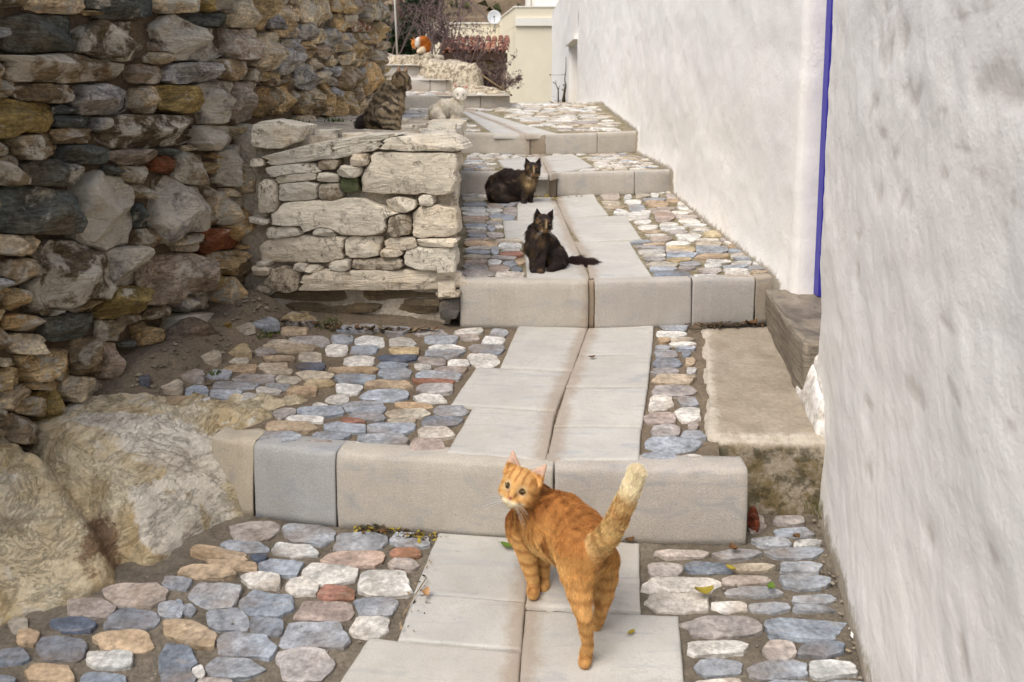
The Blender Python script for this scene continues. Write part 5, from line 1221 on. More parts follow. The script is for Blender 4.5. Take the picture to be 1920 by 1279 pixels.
# ------------------------------------------------------------------ bare shrubs and the evergreen
def branchy(name, root, n_stem, height, spread, seed, label, cat='shrub', lean=(0, 0), buds=1.0, group=None, thick=.012, mat='bark', levels=3):
    rr = random.Random(seed)
    st = MB(); tw = MB(); bd = MB()
    t = tag(empty(name, root), label, cat, group)
    def grow(p, d, L, r_, lev):
        n = 4; pts = [p.copy()]; q = p.copy(); dd = d.copy()
        for i in range(n):
            dd = (dd + Vector((rr.gauss(0, .16), rr.gauss(0, .16), rr.gauss(0, .10) + .05))).normalized()
            q = q + dd * L / n; pts.append(q.copy())
        (st if lev == 0 else tw).add(*tube(pts, [r_ * (1 - .6 * i / n) for i in range(n + 1)], 4 if lev else 5, False))
        if lev < levels:
            for k in range(rr.randint(3, 4)):
                i = rr.randint(1, n)
                nd = (dd + Vector((rr.gauss(0, .7), rr.gauss(0, .6), rr.gauss(0, .5) + .15))).normalized()
                grow(pts[i], nd, L * rr.uniform(.42, .68), r_ * .55, lev + 1)
        if lev >= levels - 1:
            for k in range(int(rr.randint(2, 4) * buds)):
                b = pts[rr.randint(1, n)] + Vector((rr.gauss(0, .012), rr.gauss(0, .012), rr.gauss(0, .012)))
                s = rr.uniform(.010, .020)
                o_ = [Vector((rr.gauss(0, 1), rr.gauss(0, 1), rr.gauss(0, 1))).normalized() * s for _ in range(3)]
                bd.add([b + o_[0], b + o_[1], b + o_[2], b - o_[0]], [(0, 1, 2), (0, 2, 3)])
    for k in range(n_stem):
        a = 2 * PI * k / n_stem + rr.uniform(-.4, .4)
        d = Vector((math.cos(a) * spread + lean[0], math.sin(a) * spread + lean[1], 1)).normalized()
        grow(Vector((math.cos(a) * .05, math.sin(a) * .05, 0)), d, height * rr.uniform(.5, .75), thick, 0)
    st.build('stem', M[mat], t); tw.build('twigs', M[mat], t)
    if bd.v: bd.build('buds', M['bud'], t, False)['kind'] = 'stuff'
    return t
branchy('bare_shrub', (-1.10, 11.9, 1.55), 9, 1.0, .45, 3, 'dense purple-brown bare shrub right behind the orange and white cat', lean=(.05, 0), thick=.014)
branchy('bare_shrub', (-.66, 12.3, 1.45), 8, .66, .75, 5, 'bare twiggy shrub in front of the terracotta roof', buds=.5, thick=.009)
branchy('bare_shrub', (-.25, 10.6, 1.08), 11, .6, .8, 7, 'low bare shrub with dry leaves beside the cream wall', lean=(.2, 0), buds=1.0, thick=.009)
branchy('bare_shrub', (-1.85, 12.2, 1.5), 6, 1.1, .5, 9, 'thin bare shrub around the pale pole', lean=(.1, 0), buds=.4, thick=.010)
branchy('bare_shrub', (-1.0, 13.9, 1.9), 4, 1.2, .4, 12, 'tall bare shrub rising in front of the hillside', buds=.6, thick=.013)
v, f = tube([(-.44, 9.9, 1.42), (-.2, 9.95, 1.25), (.0, 10.0, 1.12)], .012, 6)
tag(obj('fallen_branch', v, f, M['twig']), 'pale bare branch slanting down beside the boulder', 'branch')
dp = tag(empty('withered_plant', (.60, 10.45, 1.02)), 'withered plant with dark stems against the cream wall by the far doorway', 'plant')
mb = MB()
mb.add(*tube([(-.02, 0, 0), (-.02, 0, .17), (-.05, 0, .24), (-.09, 0, .27)], [.010, .008, .006, .004]))
mb.add(*tube([(-.02, 0, .17), (.0, .01, .22)], [.006, .003])); mb.add(*tube([(-.05, 0, .24), (-.055, 0, .29)], [.005, .002]))
mb.add(*tube([(.06, 0, 0), (.055, 0, .10), (.075, 0, .22), (.06, 0, .30), (.075, 0, .42), (.072, 0, .58)], [.016, .014, .010, .007, .005, .003]))
mb.add(*tube([(.03, .0, 0), (.05, 0, .12), (.058, 0, .24)], [.010, .008, .003])); mb.add(*tube([(.07, 0, .36), (-.02, .02, .355), (-.12, .02, .355)], [.003, .002, .002]))
mb.add(*tube([(-.02, 0, .01), (-.07, -.01, .0), (-.13, -.01, .03)], [.008, .007, .003]))
mb.build('stem', M['bark_dark'], dp)
mb = MB(); rr = random.Random(4)
for _ in range(46):
    b = Vector((rr.choice((rr.uniform(-.12, .07), rr.uniform(.0, .07))), rr.uniform(-.02, .02), abs(rr.gauss(0, .03)))); s = rr.uniform(.008, .018)
    o_ = [Vector((rr.gauss(0, 1), rr.gauss(0, 1), rr.gauss(0, 1))).normalized() * s for _ in range(3)]
    mb.add([b + o_[0], b + o_[1], b + o_[2], b - o_[0]], [(0, 1, 2), (0, 2, 3)])
for b in ((-.12, .02, .357), (.045, 0, .23), (.035, 0, .17)):
    b = Vector(b)
    for _ in range(6):
        o_ = [Vector((rr.gauss(0, 1), rr.gauss(0, 1), rr.gauss(0, 1))).normalized() * .012 for _ in range(3)]
        mb.add([b + o_[0], b + o_[1], b + o_[2], b - o_[0]], [(0, 1, 2), (0, 2, 3)])
mb.build('leaves', M['leaf_brown'], dp, False)

def leafy_tree(root, H, R, seed, label, mat, n=2600, ls=.05, cat='tree', name='evergreen_tree'):
    rr = random.Random(seed); r2 = np.random.default_rng(seed)
    t = tag(empty(name, root), label, cat)
    mb = MB(); mb.add(*tube([(0, 0, 0), (.03, 0, H * .4), (0, .03, H * .8), (0, 0, H)], [.07, .055, .035, .01], 7))
    cl = []
    for k in range(34):
        a = rr.uniform(0, 2 * PI); z = H * rr.uniform(.10, 1.0); q = R * (1.05 - .55 * z / H) * rr.uniform(.4, 1)
        c_ = Vector((math.cos(a) * q, math.sin(a) * q, z)); cl.append((c_, R * rr.uniform(.18, .36)))
        mb.add(*tube([(0, 0, max(.05, z - .25)), (c_.x * .5, c_.y * .5, z - .08), tuple(c_)], [.022, .014, .005], 4))
    mb.build('trunk', M['tree_bark'], t)
    V = []; F = []
    for _ in range(n):
        c_, q = rr.choice(cl); p_ = Vector((rr.gauss(0, .55), rr.gauss(0, .55), rr.gauss(0, .5))) * q + c_
        s = ls * rr.uniform(.6, 1.4); d1 = Vector((rr.gauss(0, 1), rr.gauss(0, 1), rr.gauss(0, 1) + .4)).normalized(); d2 = d1.cross(Vector((rr.gauss(0, 1), rr.gauss(0, 1), 1))).normalized()
        o_ = len(V); V += [p_ - d1 * s, p_ + d2 * s * .35, p_ + d1 * s, p_ - d2 * s * .35]; F.append((o_, o_ + 1, o_ + 2, o_ + 3))
    o = obj('crown', V, F, M[mat], t, False)
    return t
leafy_tree((-1.92, 14.2, 1.3), 3.4, .62, 5, 'dark evergreen tree behind the pole at the top of the steps', 'needle', 9000, .06)
leafy_tree((-1.62, 14.8, 1.3), 3.0, .50, 6, 'olive green tree behind the orange and white cat', 'needle2', 3600, .05)

# ------------------------------------------------------------------ cats: one implicit body each, fur as its own part
def surface_nets(D, o, h):
    nx, ny, nz = D.shape
    S = D < 0
    c8 = [S[i:nx - 1 + i, j:ny - 1 + j, k:nz - 1 + k] for i in (0, 1) for j in (0, 1) for k in (0, 1)]
    cnt = sum(c.astype(np.int8) for c in c8)
    act = (cnt > 0) & (cnt < 8)
    ix = np.argwhere(act); vid = np.full(act.shape, -1, np.int64); vid[act] = np.arange(len(ix))
    acc = np.zeros((len(ix), 3)); n = np.zeros(len(ix))
    cor = [(i, j, k) for i in (0, 1) for j in (0, 1) for k in (0, 1)]
    val = {c: D[ix[:, 0] + c[0], ix[:, 1] + c[1], ix[:, 2] + c[2]] for c in cor}
    for a in cor:
        for ax in range(3):
            if a[ax] == 0:
                b = list(a); b[ax] = 1; b = tuple(b)
                va, vb = val[a], val[b]; cr = (va < 0) != (vb < 0)
                t = np.where(cr, va / np.where(cr, va - vb, 1), 0)
                p = np.array(a, float)[None] + t[:, None] * (np.array(b) - np.array(a))[None]
                acc += p * cr[:, None]; n += cr
    V = o + (ix + acc / n[:, None]) * h
    F = []
    for ax in range(3):
        o1, o2 = (ax + 1) % 3, (ax + 2) % 3
        sl = [slice(None)] * 3
        a = [slice(1, -1)] * 3; a[ax] = slice(0, -1); b = list(a); b[ax] = slice(1, None)
        A_ = S[tuple(a)]; B_ = S[tuple(b)]
        e = np.argwhere(A_ != B_)
        inv = A_[e[:, 0], e[:, 1], e[:, 2]]
        base = e.copy()
        for d in (o1, o2): base[:, d] += 1
        q = []
        for d1, d2 in ((0, 0), (-1, 0), (-1, -1), (0, -1)):
            w = base.copy(); w[:, o1] += d1; w[:, o2] += d2
            q.append(vid[w[:, 0], w[:, 1], w[:, 2]])
        q = np.stack(q, 1); q[~inv] = q[~inv][:, ::-1]
        F.append(q[(q >= 0).all(1)])
    return V, np.concatenate(F)

def smin(a, b, k):
    h = np.clip(.5 + .5 * (b - a) / k, 0, 1)
    return b * (1 - h) + a * h - k * h * (1 - h)

def cone_d(p, a, ra, b, rb):
    ab = b - a; t = np.clip(((p - a) @ ab) / (ab @ ab + 1e-9), 0, 1)
    return np.linalg.norm(p - a - t[..., None] * ab, axis=-1) - (ra + (rb - ra) * t), t

class Cat:
    def __init__(s, spec):
        s.pr = [(int(p[0]), np.array(p[1:4]), p[4], np.array(p[5:8]), p[8]) for p in spec['prims']]
        c, r, f, u = spec['head']
        s.hc = np.array(c); s.r = r; s.f = np.array(f); s.u = np.array(u); s.x = np.cross(s.f, s.u)      # x = the cat's own right... towards +x of the face
        s.x = s.x / np.linalg.norm(s.x)
    def hl(s, p):
        d = p - s.hc
        return np.stack([d @ s.x, d @ s.u, d @ s.f], -1) / s.r
    def head_d(s, p):
        q = s.hl(p); L = np.linalg.norm
        def el(c, r):
            e = (q - np.array(c)) / np.array(r); n = L(e, axis=-1); return (n - 1) * min(r)
        d = el((0, .08, -.05), (.92, .84, .92))
        for sx in (-1, 1): d = smin(d, el((sx * .44, -.34, .28), (.42, .40, .46)), .22)
        br, _ = cone_d(q, np.array([0, .30, .66]), .26, np.array([0, -.36, 1.0]), .14); d = smin(d, br, .22)
        for sx in (-1, 1): d = smin(d, el((sx * .18, -.56, .86), (.25, .21, .25)), .14)
        d = smin(d, el((0, -.78, .66), (.21, .16, .24)), .12)
        for sx in (-1, 1): d = np.maximum(d, -(L(q - np.array([sx * .40, .06, .98]), axis=-1) - .15) * .8)          # eye sockets
        for sx in (-1, 1):
            a = np.array([sx * .56, .55, -.05]); b = np.array([sx * .86, 1.40, -.02])
            w = q.copy(); w[..., 2] = (w[..., 2] + .03) * 1.9
            aw, bw = a.copy(), b.copy(); aw[2] = (a[2] + .03) * 1.9; bw[2] = (b[2] + .03) * 1.9
            e, _ = cone_d(w, aw, .50, bw, .10)
            w2 = w.copy(); w2[..., 2] -= .42
            e2, _ = cone_d(w2, aw + np.array([0, .06, 0]), .43, bw, .07)
            e = np.maximum(e / 1.5, -e2 / 1.5)
            d = smin(d, e, .06)
        return d * s.r
    def sdf(s, p, parts=False):
        d = None; D = []; G = []
        for tg, a, ra, b, rb in s.pr:
            e, t = cone_d(p, a, ra, b, rb)
            if parts: D.append((e, t))
            k = .020 if tg in (0, 1, 5) else .014
            if len(G) and G[-1][1] == tg and np.linalg.norm(G[-1][2] - a) < 1e-6: G[-1][0] = np.minimum(G[-1][0], e); G[-1][2] = b
            else: G.append([e, tg, b, k])
        for e, _, _, k in G: d = e if d is None else smin(d, e, k)
        h = s.head_d(p)
        if parts: return D, h
        return smin(d, h, .012)

def build_cat(key, label, voxel, fur_len, n_fur, color_fn, eye_col, seed, rad=.00045, nose=(170, 96, 84), droop=.35, spread=.35, group='cats on the stepped lane', eyes=True):
    sp = CATS[key]; C_ = Cat(sp)
    lo_ = np.array([np.minimum(a - ra, b - rb) for _, a, ra, b, rb in C_.pr]).min(0); hi_ = np.array([np.maximum(a + ra, b + rb) for _, a, ra, b, rb in C_.pr]).max(0)
    lo_ = np.minimum(lo_, C_.hc - C_.r * 1.75) - .02; hi_ = np.maximum(hi_, C_.hc + C_.r * 1.75) + .02
    n = np.ceil((hi_ - lo_) / voxel).astype(int) + 1
    g = [lo_[i] + np.arange(n[i]) * voxel for i in range(3)]
    D = np.empty(n)
    for i in range(n[0]):
        yy, zz = np.meshgrid(g[1], g[2], indexing='ij')
        D[i] = C_.sdf(np.stack([np.full_like(yy, g[0][i]), yy, zz], -1))
    D = np.maximum(D, (-.0005 - np.broadcast_to(g[2], n)))
    V, F = surface_nets(D, lo_, voxel)
    me = fast_mesh('cat', V, F, None)
    nrm = np.zeros(len(V) * 3, np.float32); me.vertices.foreach_get('normal', nrm); nrm = nrm.reshape(-1, 3)
    body = link('cat', me, None, sp['loc']); tag(body, label, 'cat', group)
    def info(p):
        Dp, hd = C_.sdf(p, True)
        E = np.stack([e for e, _ in Dp], 1); T = np.stack([t for _, t in Dp], 1)
        w = np.exp(-np.maximum(E - E.min(1, keepdims=True), 0) / .008); w /= w.sum(1, keepdims=True)
        dirs = np.stack([(b - a) / (np.linalg.norm(b - a) + 1e-9) for _, a, _, b, _ in C_.pr])
        fl = w @ dirs
        k = E.argmin(1); tagk = np.array([q[0] for q in C_.pr])[k]
        L = np.array([np.linalg.norm(b - a) for _, a, _, b, _ in C_.pr])
        arc = T[np.arange(len(p)), k] * L[k]
        # running length along chains
        off = np.zeros(len(C_.pr)); 
        for i in range(1, len(C_.pr)):
            if np.linalg.norm(C_.pr[i][1] - C_.pr[i - 1][3]) < 1e-6 and C_.pr[i][0] == C_.pr[i - 1][0]: off[i] = off[i - 1] + L[i - 1]
        arc = arc + off[k]
        hw = smooth(.004, -.004, hd - E.min(1))
        q = C_.hl(p)
        rad_d = p - C_.hc; rad_d = rad_d / (np.linalg.norm(rad_d, axis=1, keepdims=True) + 1e-9)
        hfl = (-C_.f[None] * .8 + rad_d * .5)
        earm = (q[:, 1] > .92) & (hw > .5)
        hfl[earm] = C_.u
        fl = fl * (1 - hw)[:, None] + hfl * hw[:, None]
        return dict(tag=tagk, arc=arc, hw=hw, q=q, flow=fl, ear=earm, p=p)
    inf = info(V)
    col = color_fn(inf, nrm)
    ca = me.attributes.new('coat', 'FLOAT_COLOR', 'POINT'); ca.data.foreach_set('color', np.concatenate([col * .8, np.ones((len(col), 1))], 1).astype(np.float32).ravel())
    m = Mat('cat_skin', .8); at = m.n('ShaderNodeAttribute', attribute_name='coat'); m.done(at.outputs['Color']); me.materials.append(m.m)
    # fur
    r2 = np.random.default_rng(seed)
    A_, B_, C2_, D2_ = V[F[:, 0]], V[F[:, 1]], V[F[:, 2]], V[F[:, 3]]
    ar = np.linalg.norm(np.cross(C2_ - A_, D2_ - B_), axis=1)
    fi = r2.choice(len(F), n_fur, p=ar / ar.sum()); u, v = r2.random(n_fur), r2.random(n_fur)
    w4 = np.stack([(1 - u) * (1 - v), u * (1 - v), u * v, (1 - u) * v], 1)
    P = (V[F[fi]] * w4[..., None]).sum(1); Nn = (nrm[F[fi]] * w4[..., None]).sum(1); Nn /= np.linalg.norm(Nn, axis=1, keepdims=True) + 1e-9
    inf = info(P); col = color_fn(inf, Nn)
    q = inf['q']; hw = inf['hw']
    eyeD = np.minimum(np.linalg.norm(q - np.array([.40, .06, .86]), axis=1), np.linalg.norm(q - np.array([-.40, .06, .86]), axis=1))
    noseD = np.linalg.norm(q - np.array([0, -.36, 1.12]), axis=1)
    inner = inf['ear'] & ((Nn @ C_.f) > .15)
    keep = ~((hw > .5) & ((eyeD < .17) | (noseD < .13))) & (P[:, 2] > .001)
    ln = fur_len * np.array([1, .9, .45, .75, 1.15 if key == 'ginger' else 1.7, 1.1])[inf['tag']]
    foot = smooth(.0, .05, P[:, 2]); ln = ln * np.where(np.isin(inf['tag'], (2, 3)), .35 + .65 * foot, 1)
    hl_ = fur_len * .42 * np.where((q[:, 2] > .55), .5, 1) * np.where(inf['ear'], .5, 1)
    ln = ln * (1 - hw) + hl_ * hw
    ln = ln * r2.uniform(.65, 1.15, n_fur)
    keep &= ~(inner & (r2.random(n_fur) < .7))
    fl = inf['flow']; fl = fl - Nn * (fl * Nn).sum(1, keepdims=True)
    fl = fl / (np.linalg.norm(fl, axis=1, keepdims=True) + 1e-6)
    clump = np.stack([fbm(P * 55 + 13 * a, 2, 200 + a + seed) for a in range(3)], 1)
    d0 = Nn * spread + fl + clump * (.5 if key == 'ginger' else .9) + r2.normal(0, .16, P.shape)
    d0 /= np.linalg.norm(d0, axis=1, keepdims=True)
    inw = (d0 * Nn).sum(1); d0 += Nn * np.maximum(.16 - inw, 0)[:, None]; d0 /= np.linalg.norm(d0, axis=1, keepdims=True)
    K = 5
    pts = np.zeros((n_fur, K, 3)); pts[:, 0] = P - Nn * .0005; d = d0.copy()
    for i in range(1, K):
        pts[:, i] = pts[:, i - 1] + d * (ln / (K - 1))[:, None]
        d = d + fl * .12 + np.array([0, 0, -droop * .35]) * (1 - hw)[:, None] * fur_len / .015; d /= np.linalg.norm(d, axis=1, keepdims=True)
    pts[..., 2] = np.maximum(pts[..., 2], .0012)
    pts = pts[keep]; col = col[keep]; nk = len(pts)
    jit = r2.uniform(.6, 1.35, (nk, 1)); col = np.clip(col * jit, 0, 1)
    hc_ = bpy.data.hair_curves.new('fur'); hc_.add_curves([K] * nk)
    hc_.points.foreach_set('position', pts.astype(np.float32).ravel())
    ra = hc_.attributes.get('radius') or hc_.attributes.new('radius', 'FLOAT', 'POINT')
    ra.data.foreach_set('value', (np.linspace(1, .25, K)[None] * np.full((nk, 1), rad)).astype(np.float32).ravel())
    cc = hc_.attributes.new('coat', 'FLOAT_COLOR', 'POINT')
    cc.data.foreach_set('color', np.concatenate([np.repeat(col[:, None], K, 1), np.ones((nk, K, 1))], 2).astype(np.float32).ravel())
    m = Mat('cat_fur', .65); m.b.inputs['Specular IOR Level'].default_value = .2
    at = m.n('ShaderNodeAttribute', attribute_name='coat'); m.done(at.outputs['Color']); hc_.materials.append(m.m)
    fo = bpy.data.objects.new('fur', hc_); COL.objects.link(fo); fo.parent = body
    # face
    em = simple('cat_eye', eye_col, .12, .2, 60, 0, spec=.6); pm = simple('pupil', (.006, .005, .005), .1, 0, 10, 0, spec=.6); nm_ = simple('cat_nose', lin(*nose), .5, .1, 60, 0)
    def ball(c, sx, sy, sz, n1=9, n2=16, tilt=0.0):
        v = []; f = []; ux = C_.x * math.cos(tilt) + C_.u * math.sin(tilt); uu = C_.u * math.cos(tilt) - C_.x * math.sin(tilt)
        for i in range(n1 + 1):
            for j in range(n2):
                th, ph = PI * i / n1, 2 * PI * j / n2
                v.append(c + ux * sx * math.sin(th) * math.cos(ph) + uu * sy * math.sin(th) * math.sin(ph) + C_.f * sz * math.cos(th))
        for i in range(n1):
            for j in range(n2): f.append((i * n2 + j, i * n2 + (j + 1) % n2, (i + 1) * n2 + (j + 1) % n2, (i + 1) * n2 + j))
        return v, f
    r_ = C_.r
    if eyes:
        for sx in (-1, 1):
            c = C_.hc + (C_.x * sx * .40 + C_.u * .06 + C_.f * .80) * r_
            e = obj('eye', *ball(c, .150 * r_, .070 * r_, .10 * r_, tilt=sx * .38), em, body)
            obj('pupil', *ball(c + C_.f * r_ * .03 - C_.x * sx * .01 * r_,   .048 * r_, .062 * r_, .082 * r_), pm, e)
    c = C_.hc + (C_.u * -.36 + C_.f * 1.12) * r_
    obj('nose', *ball(c, .085 * r_, .065 * r_, .06 * r_), nm_, body)
    mb = MB(); rr = random.Random(seed)
    for sx in (-1, 1):
        for k in range(6):
            b = C_.hc + (C_.x * sx * .28 + C_.u * (-.50 - .03 * k) + C_.f * .98) * r_
            d = C_.x * sx * 1.0 + C_.u * (-.05 - .16 * k + rr.uniform(-.1, .1)) + C_.f * .25
            mb.add(*tube([b, b + d * r_ * .45, b + d * r_ * .85 - C_.u * .12 * r_], [.00025, .0002, .00008], 3, False))
    wm = simple('whisker', lin(235, 230, 220), .4, 0, 10, 0); mb.build('whiskers', wm, body)['kind'] = 'stuff'
    return body

def L3(*c): return np.array(lin(*c))
def mixc(a, b, t): return a * (1 - t)[:, None] + b * t[:, None]
def head_ginger(col, inf, pale, cream, dark):
    q = inf['q']; hw = inf['hw']
    h = np.tile(pale[None], (len(q), 1))
    fs = np.sin(q[:, 0] * 17 + fbm(q * 2, 2, 5) * 1.6) ; h = mixc(h, dark, smooth(.1, .8, fs) * smooth(.22, .42, q[:, 1]) * smooth(-.2, .2, q[:, 2]) * .75)
    ck = np.sin((q[:, 1] + .55 * np.abs(q[:, 0])) * 15 + 1); h = mixc(h, dark, smooth(.2, .9, ck) * smooth(.5, .68, np.abs(q[:, 0])) * .55)
    ln_ = np.exp(-((np.abs(q[:, 0]) - .13 - .22 * np.clip(q[:, 1] + .36, 0, 1)) / .05) ** 2) * smooth(.14, .0, q[:, 1]) * smooth(-.46, -.34, q[:, 1]) * smooth(.6, .8, q[:, 2]); h = mixc(h, L3(140, 84, 50), ln_ * .55)
    mz = smooth(-.42, -.54, q[:, 1]) * smooth(.5, .7, q[:, 2]); h = mixc(h, cream, mz)
    ey = np.minimum(np.linalg.norm(q - np.array([.40, .04, .84]), axis=1), np.linalg.norm(q - np.array([-.40, .04, .84]), axis=1))
    h = mixc(h, cream, smooth(.34, .22, ey) * .30)
    el = smooth(.185, .135, ey) ; h = mixc(h, L3(60, 38, 24), el)
    inn = inf['ear'] * 1.0
    return col, h, inn
def coat_ginger(inf, N):
    p = inf['p']; tg = inf['tag']; arc = inf['arc']
    nz = fbm(p * 26, 3, 5); nz2 = fbm(p * 90, 2, 6)
    dark, mid, pale, cream = L3(166, 106, 52), L3(202, 152, 88), L3(222, 188, 126), L3(238, 222, 186)
    col = np.tile(mid[None], (len(p), 1))
    back = smooth(-.1, .75, N[:, 2] + nz * .25)
    col = mixc(col, dark, back * .75)
    col = mixc(col, pale, smooth(.0, -.6, N[:, 2] + nz * .3) * .8)
    # soft broken mackerel stripes across the trunk
    ax_ = p @ np.array([-.45, .89, 0.0]); sx_ = p @ np.array([.89, .45, 0.0])
    s = fbm(np.stack([ax_ * 75, sx_ * 16, p[:, 2] * 16], 1) + 3, 3, 61) * 2.6
    tr = np.isin(tg, (0, 1, 5)); col = np.where(tr[:, None], mixc(col, L3(142, 86, 42), smooth(.0, .9, s) * .7), col)
    leg = np.isin(tg, (2, 3))
    sl = np.sin(p[:, 2] * 235 + nz * 2.5); lc = mixc(np.tile(L3(206, 160, 98)[None], (len(p), 1)), L3(152, 98, 50), smooth(.2, .9, sl) * .6)
    lc = mixc(lc, L3(196, 146, 88), smooth(.03, .0, p[:, 2]) * .6)
    lw = leg * smooth(.20, .14, p[:, 2]); col = mixc(col, lc, lw)
    tl = tg == 4
    st = np.sin(arc * 230 + nz * 4 + 1.2); tc = mixc(np.tile(L3(226, 194, 134)[None], (len(p), 1)), L3(172, 120, 64), smooth(.1, .95, st) * .45)
    tc = mixc(tc, cream, smooth(.135, .160, arc + nz * .01)); ring = np.exp(-((arc - .112) / .010) ** 2); tc = mixc(tc, L3(176, 126, 72), ring * .6)
    tc = mixc(tc, dark, smooth(.03, .0, arc) * .4)
    col = np.where(tl[:, None], tc, col)
    col, h, inn = head_ginger(col, inf, L3(216, 168, 104), cream, L3(168, 112, 58))
    hw = inf['hw']
    ff = (N @ CATF['ginger']) > .15
    h = np.where((inf['ear'] & ff)[:, None], L3(206, 172, 150)[None], h)
    col = mixc(col, h, hw)
    return col * (1 + nz2 * .26)[:, None]
CATF = {k: np.array(v['head'][2]) for k, v in CATS.items()}
def coat_tortie(key, chest):
    def fn(inf, N):
        p = inf['p']; q = inf['q']
        n1 = fbm(p * 34 + 3, 4, 15); n2 = fbm(p * 70, 3, 16)
        col = np.tile(L3(54, 46, 42)[None], (len(p), 1))
        col = mixc(col, L3(120, 96, 66), smooth(-.05, .4, n1) * .75)
        col = mixc(col, L3(64, 52, 50), smooth(.1, .4, n2) * .5)
        col = mixc(col, L3(24, 20, 20), smooth(.05, .0, p[:, 2]) * np.isin(inf['tag'], (2, 3)))
        if chest: 
            ch = np.exp(-(((p[:, 0] - .098) / .035) ** 2 + ((p[:, 2] - .145) / .035) ** 2)) * smooth(.0, -.03, p[:, 1] + .0)
            col = mixc(col, L3(190, 164, 118), np.clip(ch * 1.1, 0, 1) * smooth(-.5, .2, n2 + .2))
            sd_ = np.exp(-(((p[:, 0] + .06) / .06) ** 2 + ((p[:, 2] - .10) / .05) ** 2)); col = mixc(col, L3(112, 100, 96), sd_ * smooth(-.1, .4, n1) * .8)  # grey sheen on the flank, painted into the coat colour
            tl = np.zeros(len(p))
        else:
            tl = (inf['tag'] == 4) * 1.0
            col = mixc(col, L3(58, 42, 40), tl)
        hw = inf['hw']
        h = np.tile(L3(46, 39, 35)[None], (len(p), 1))
        h = mixc(h, L3(138, 108, 72), smooth(.10, .42, fbm(q * 2.6 + 4, 3, 18)) * .6)
        h = np.where(inf['ear'][:, None], L3(40, 33, 30)[None], h)
        st = np.exp(-((q[:, 0] - (.12 if chest else .05)) / .08) ** 2) * smooth(.5, .7, q[:, 2]) * smooth(.7, .1, np.abs(q[:, 1] - .05)); h = mixc(h, L3(206, 176, 130), np.clip(st, 0, 1) * .85)
        h = mixc(h, L3(150, 116, 76), smooth(-.35, -.5, q[:, 1]) * smooth(.5, .8, q[:, 2]) * .5)
        return mixc(col, h, hw)
    return fn
def coat_tabby(inf, N):
    p = inf['p']; arc = inf['arc']; n1 = fbm(p * 30, 3, 25)
    base = L3(164, 148, 122); col = np.tile(base[None], (len(p), 1))
    s = np.sin(p[:, 2] * 210 + p[:, 0] * 60 + n1 * 5); col = mixc(col, L3(50, 42, 36), smooth(-.1, .5, s) * .9)
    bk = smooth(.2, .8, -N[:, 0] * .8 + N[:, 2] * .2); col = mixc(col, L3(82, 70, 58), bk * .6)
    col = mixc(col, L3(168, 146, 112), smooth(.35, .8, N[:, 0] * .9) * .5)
    tl = (inf['tag'] == 4); col = np.where(tl[:, None], mixc(np.tile(L3(62, 54, 48)[None], (len(p), 1)), L3(38, 34, 34), smooth(-.2, .5, n1)), col)
    q = inf['q']; h = np.tile(L3(134, 116, 90)[None], (len(p), 1)); s2 = np.sin(q[:, 0] * 13 + fbm(q * 2, 2, 4) * 3); h = mixc(h, L3(46, 39, 34), smooth(0, .7, s2) * .8)
    h = np.where((inf['ear'] & ((N @ CATF['tabby']) > .1))[:, None], L3(188, 150, 122)[None], h)
    return mixc(col, h, inf['hw'])
def coat_white(inf, N):
    p = inf['p']; n1 = fbm(p * 30, 3, 35)
    col = np.tile(L3(254, 244, 226)[None], (len(p), 1)); col = mixc(col, L3(236, 220, 192), smooth(.0, .5, n1) * .6)
    q = inf['q']; h = np.tile(L3(254, 246, 230)[None], (len(p), 1))
    h = np.where((inf['ear'] & ((N @ CATF['white']) > .1))[:, None], L3(230, 178, 160)[None], h)
    return mixc(col, h, inf['hw'])
def coat_far(inf, N):
    p = inf['p']; n1 = fbm(p * 30, 3, 45)
    col = np.tile(L3(202, 124, 52)[None], (len(p), 1)); col = mixc(col, L3(160, 88, 36), smooth(.0, .5, n1) * .6)
    leg = np.isin(inf['tag'], (3, 2)); col = np.where((leg & (p[:, 2] < .085))[:, None], L3(238, 220, 190)[None], col)
    nk = np.exp(-(((p[:, 0] + .045) / .022) ** 2 + ((p[:, 2] - .165) / .05) ** 2)) * (p[:, 1] < .02); col = mixc(col, L3(240, 234, 222), np.clip(nk * 1.6, 0, 1))
    q = inf['q']; h = np.tile(L3(206, 130, 60)[None], (len(p), 1))
    wb = smooth(.15, .45, q[:, 0] * -1 * .2 + (p[:, 0] + .085) / .05); h = mixc(h, L3(240, 232, 218), np.clip(wb, 0, 1))
    return mixc(col, h, inf['hw'])
build_cat('ginger', 'ginger tabby cat standing on the marble slabs with its tail raised, looking back', .0026, .0105, 90000, coat_ginger, lin(92, 78, 36), 1, .00036, droop=.25, spread=.30)
build_cat('tortie', 'dark tortoiseshell cat sitting upright with its bushy tail stretched out to the right', .0032, .024, 26000, coat_tortie('tortie', False), lin(104, 84, 40), 2, .0006, (40, 32, 30))
build_cat('crouch', 'dark tortoiseshell cat with a cream chest crouching before the third step', .0036, .024, 24000, coat_tortie('crouch', True), lin(100, 80, 44), 3, .0007, (40, 32, 30))
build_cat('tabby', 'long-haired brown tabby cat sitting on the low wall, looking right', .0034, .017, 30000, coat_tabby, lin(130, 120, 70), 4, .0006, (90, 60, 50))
build_cat('white', 'white kitten with pink ears sitting in front of the fifth step', .0045, .022, 16000, coat_white, lin(60, 66, 60), 5, .0009, (206, 150, 140))
build_cat('far', 'orange and white cat curled over to groom itself on the rock ledge', .005, .014, 12000, coat_far, lin(110, 96, 50), 6, .0011, (200, 140, 120), eyes=True)

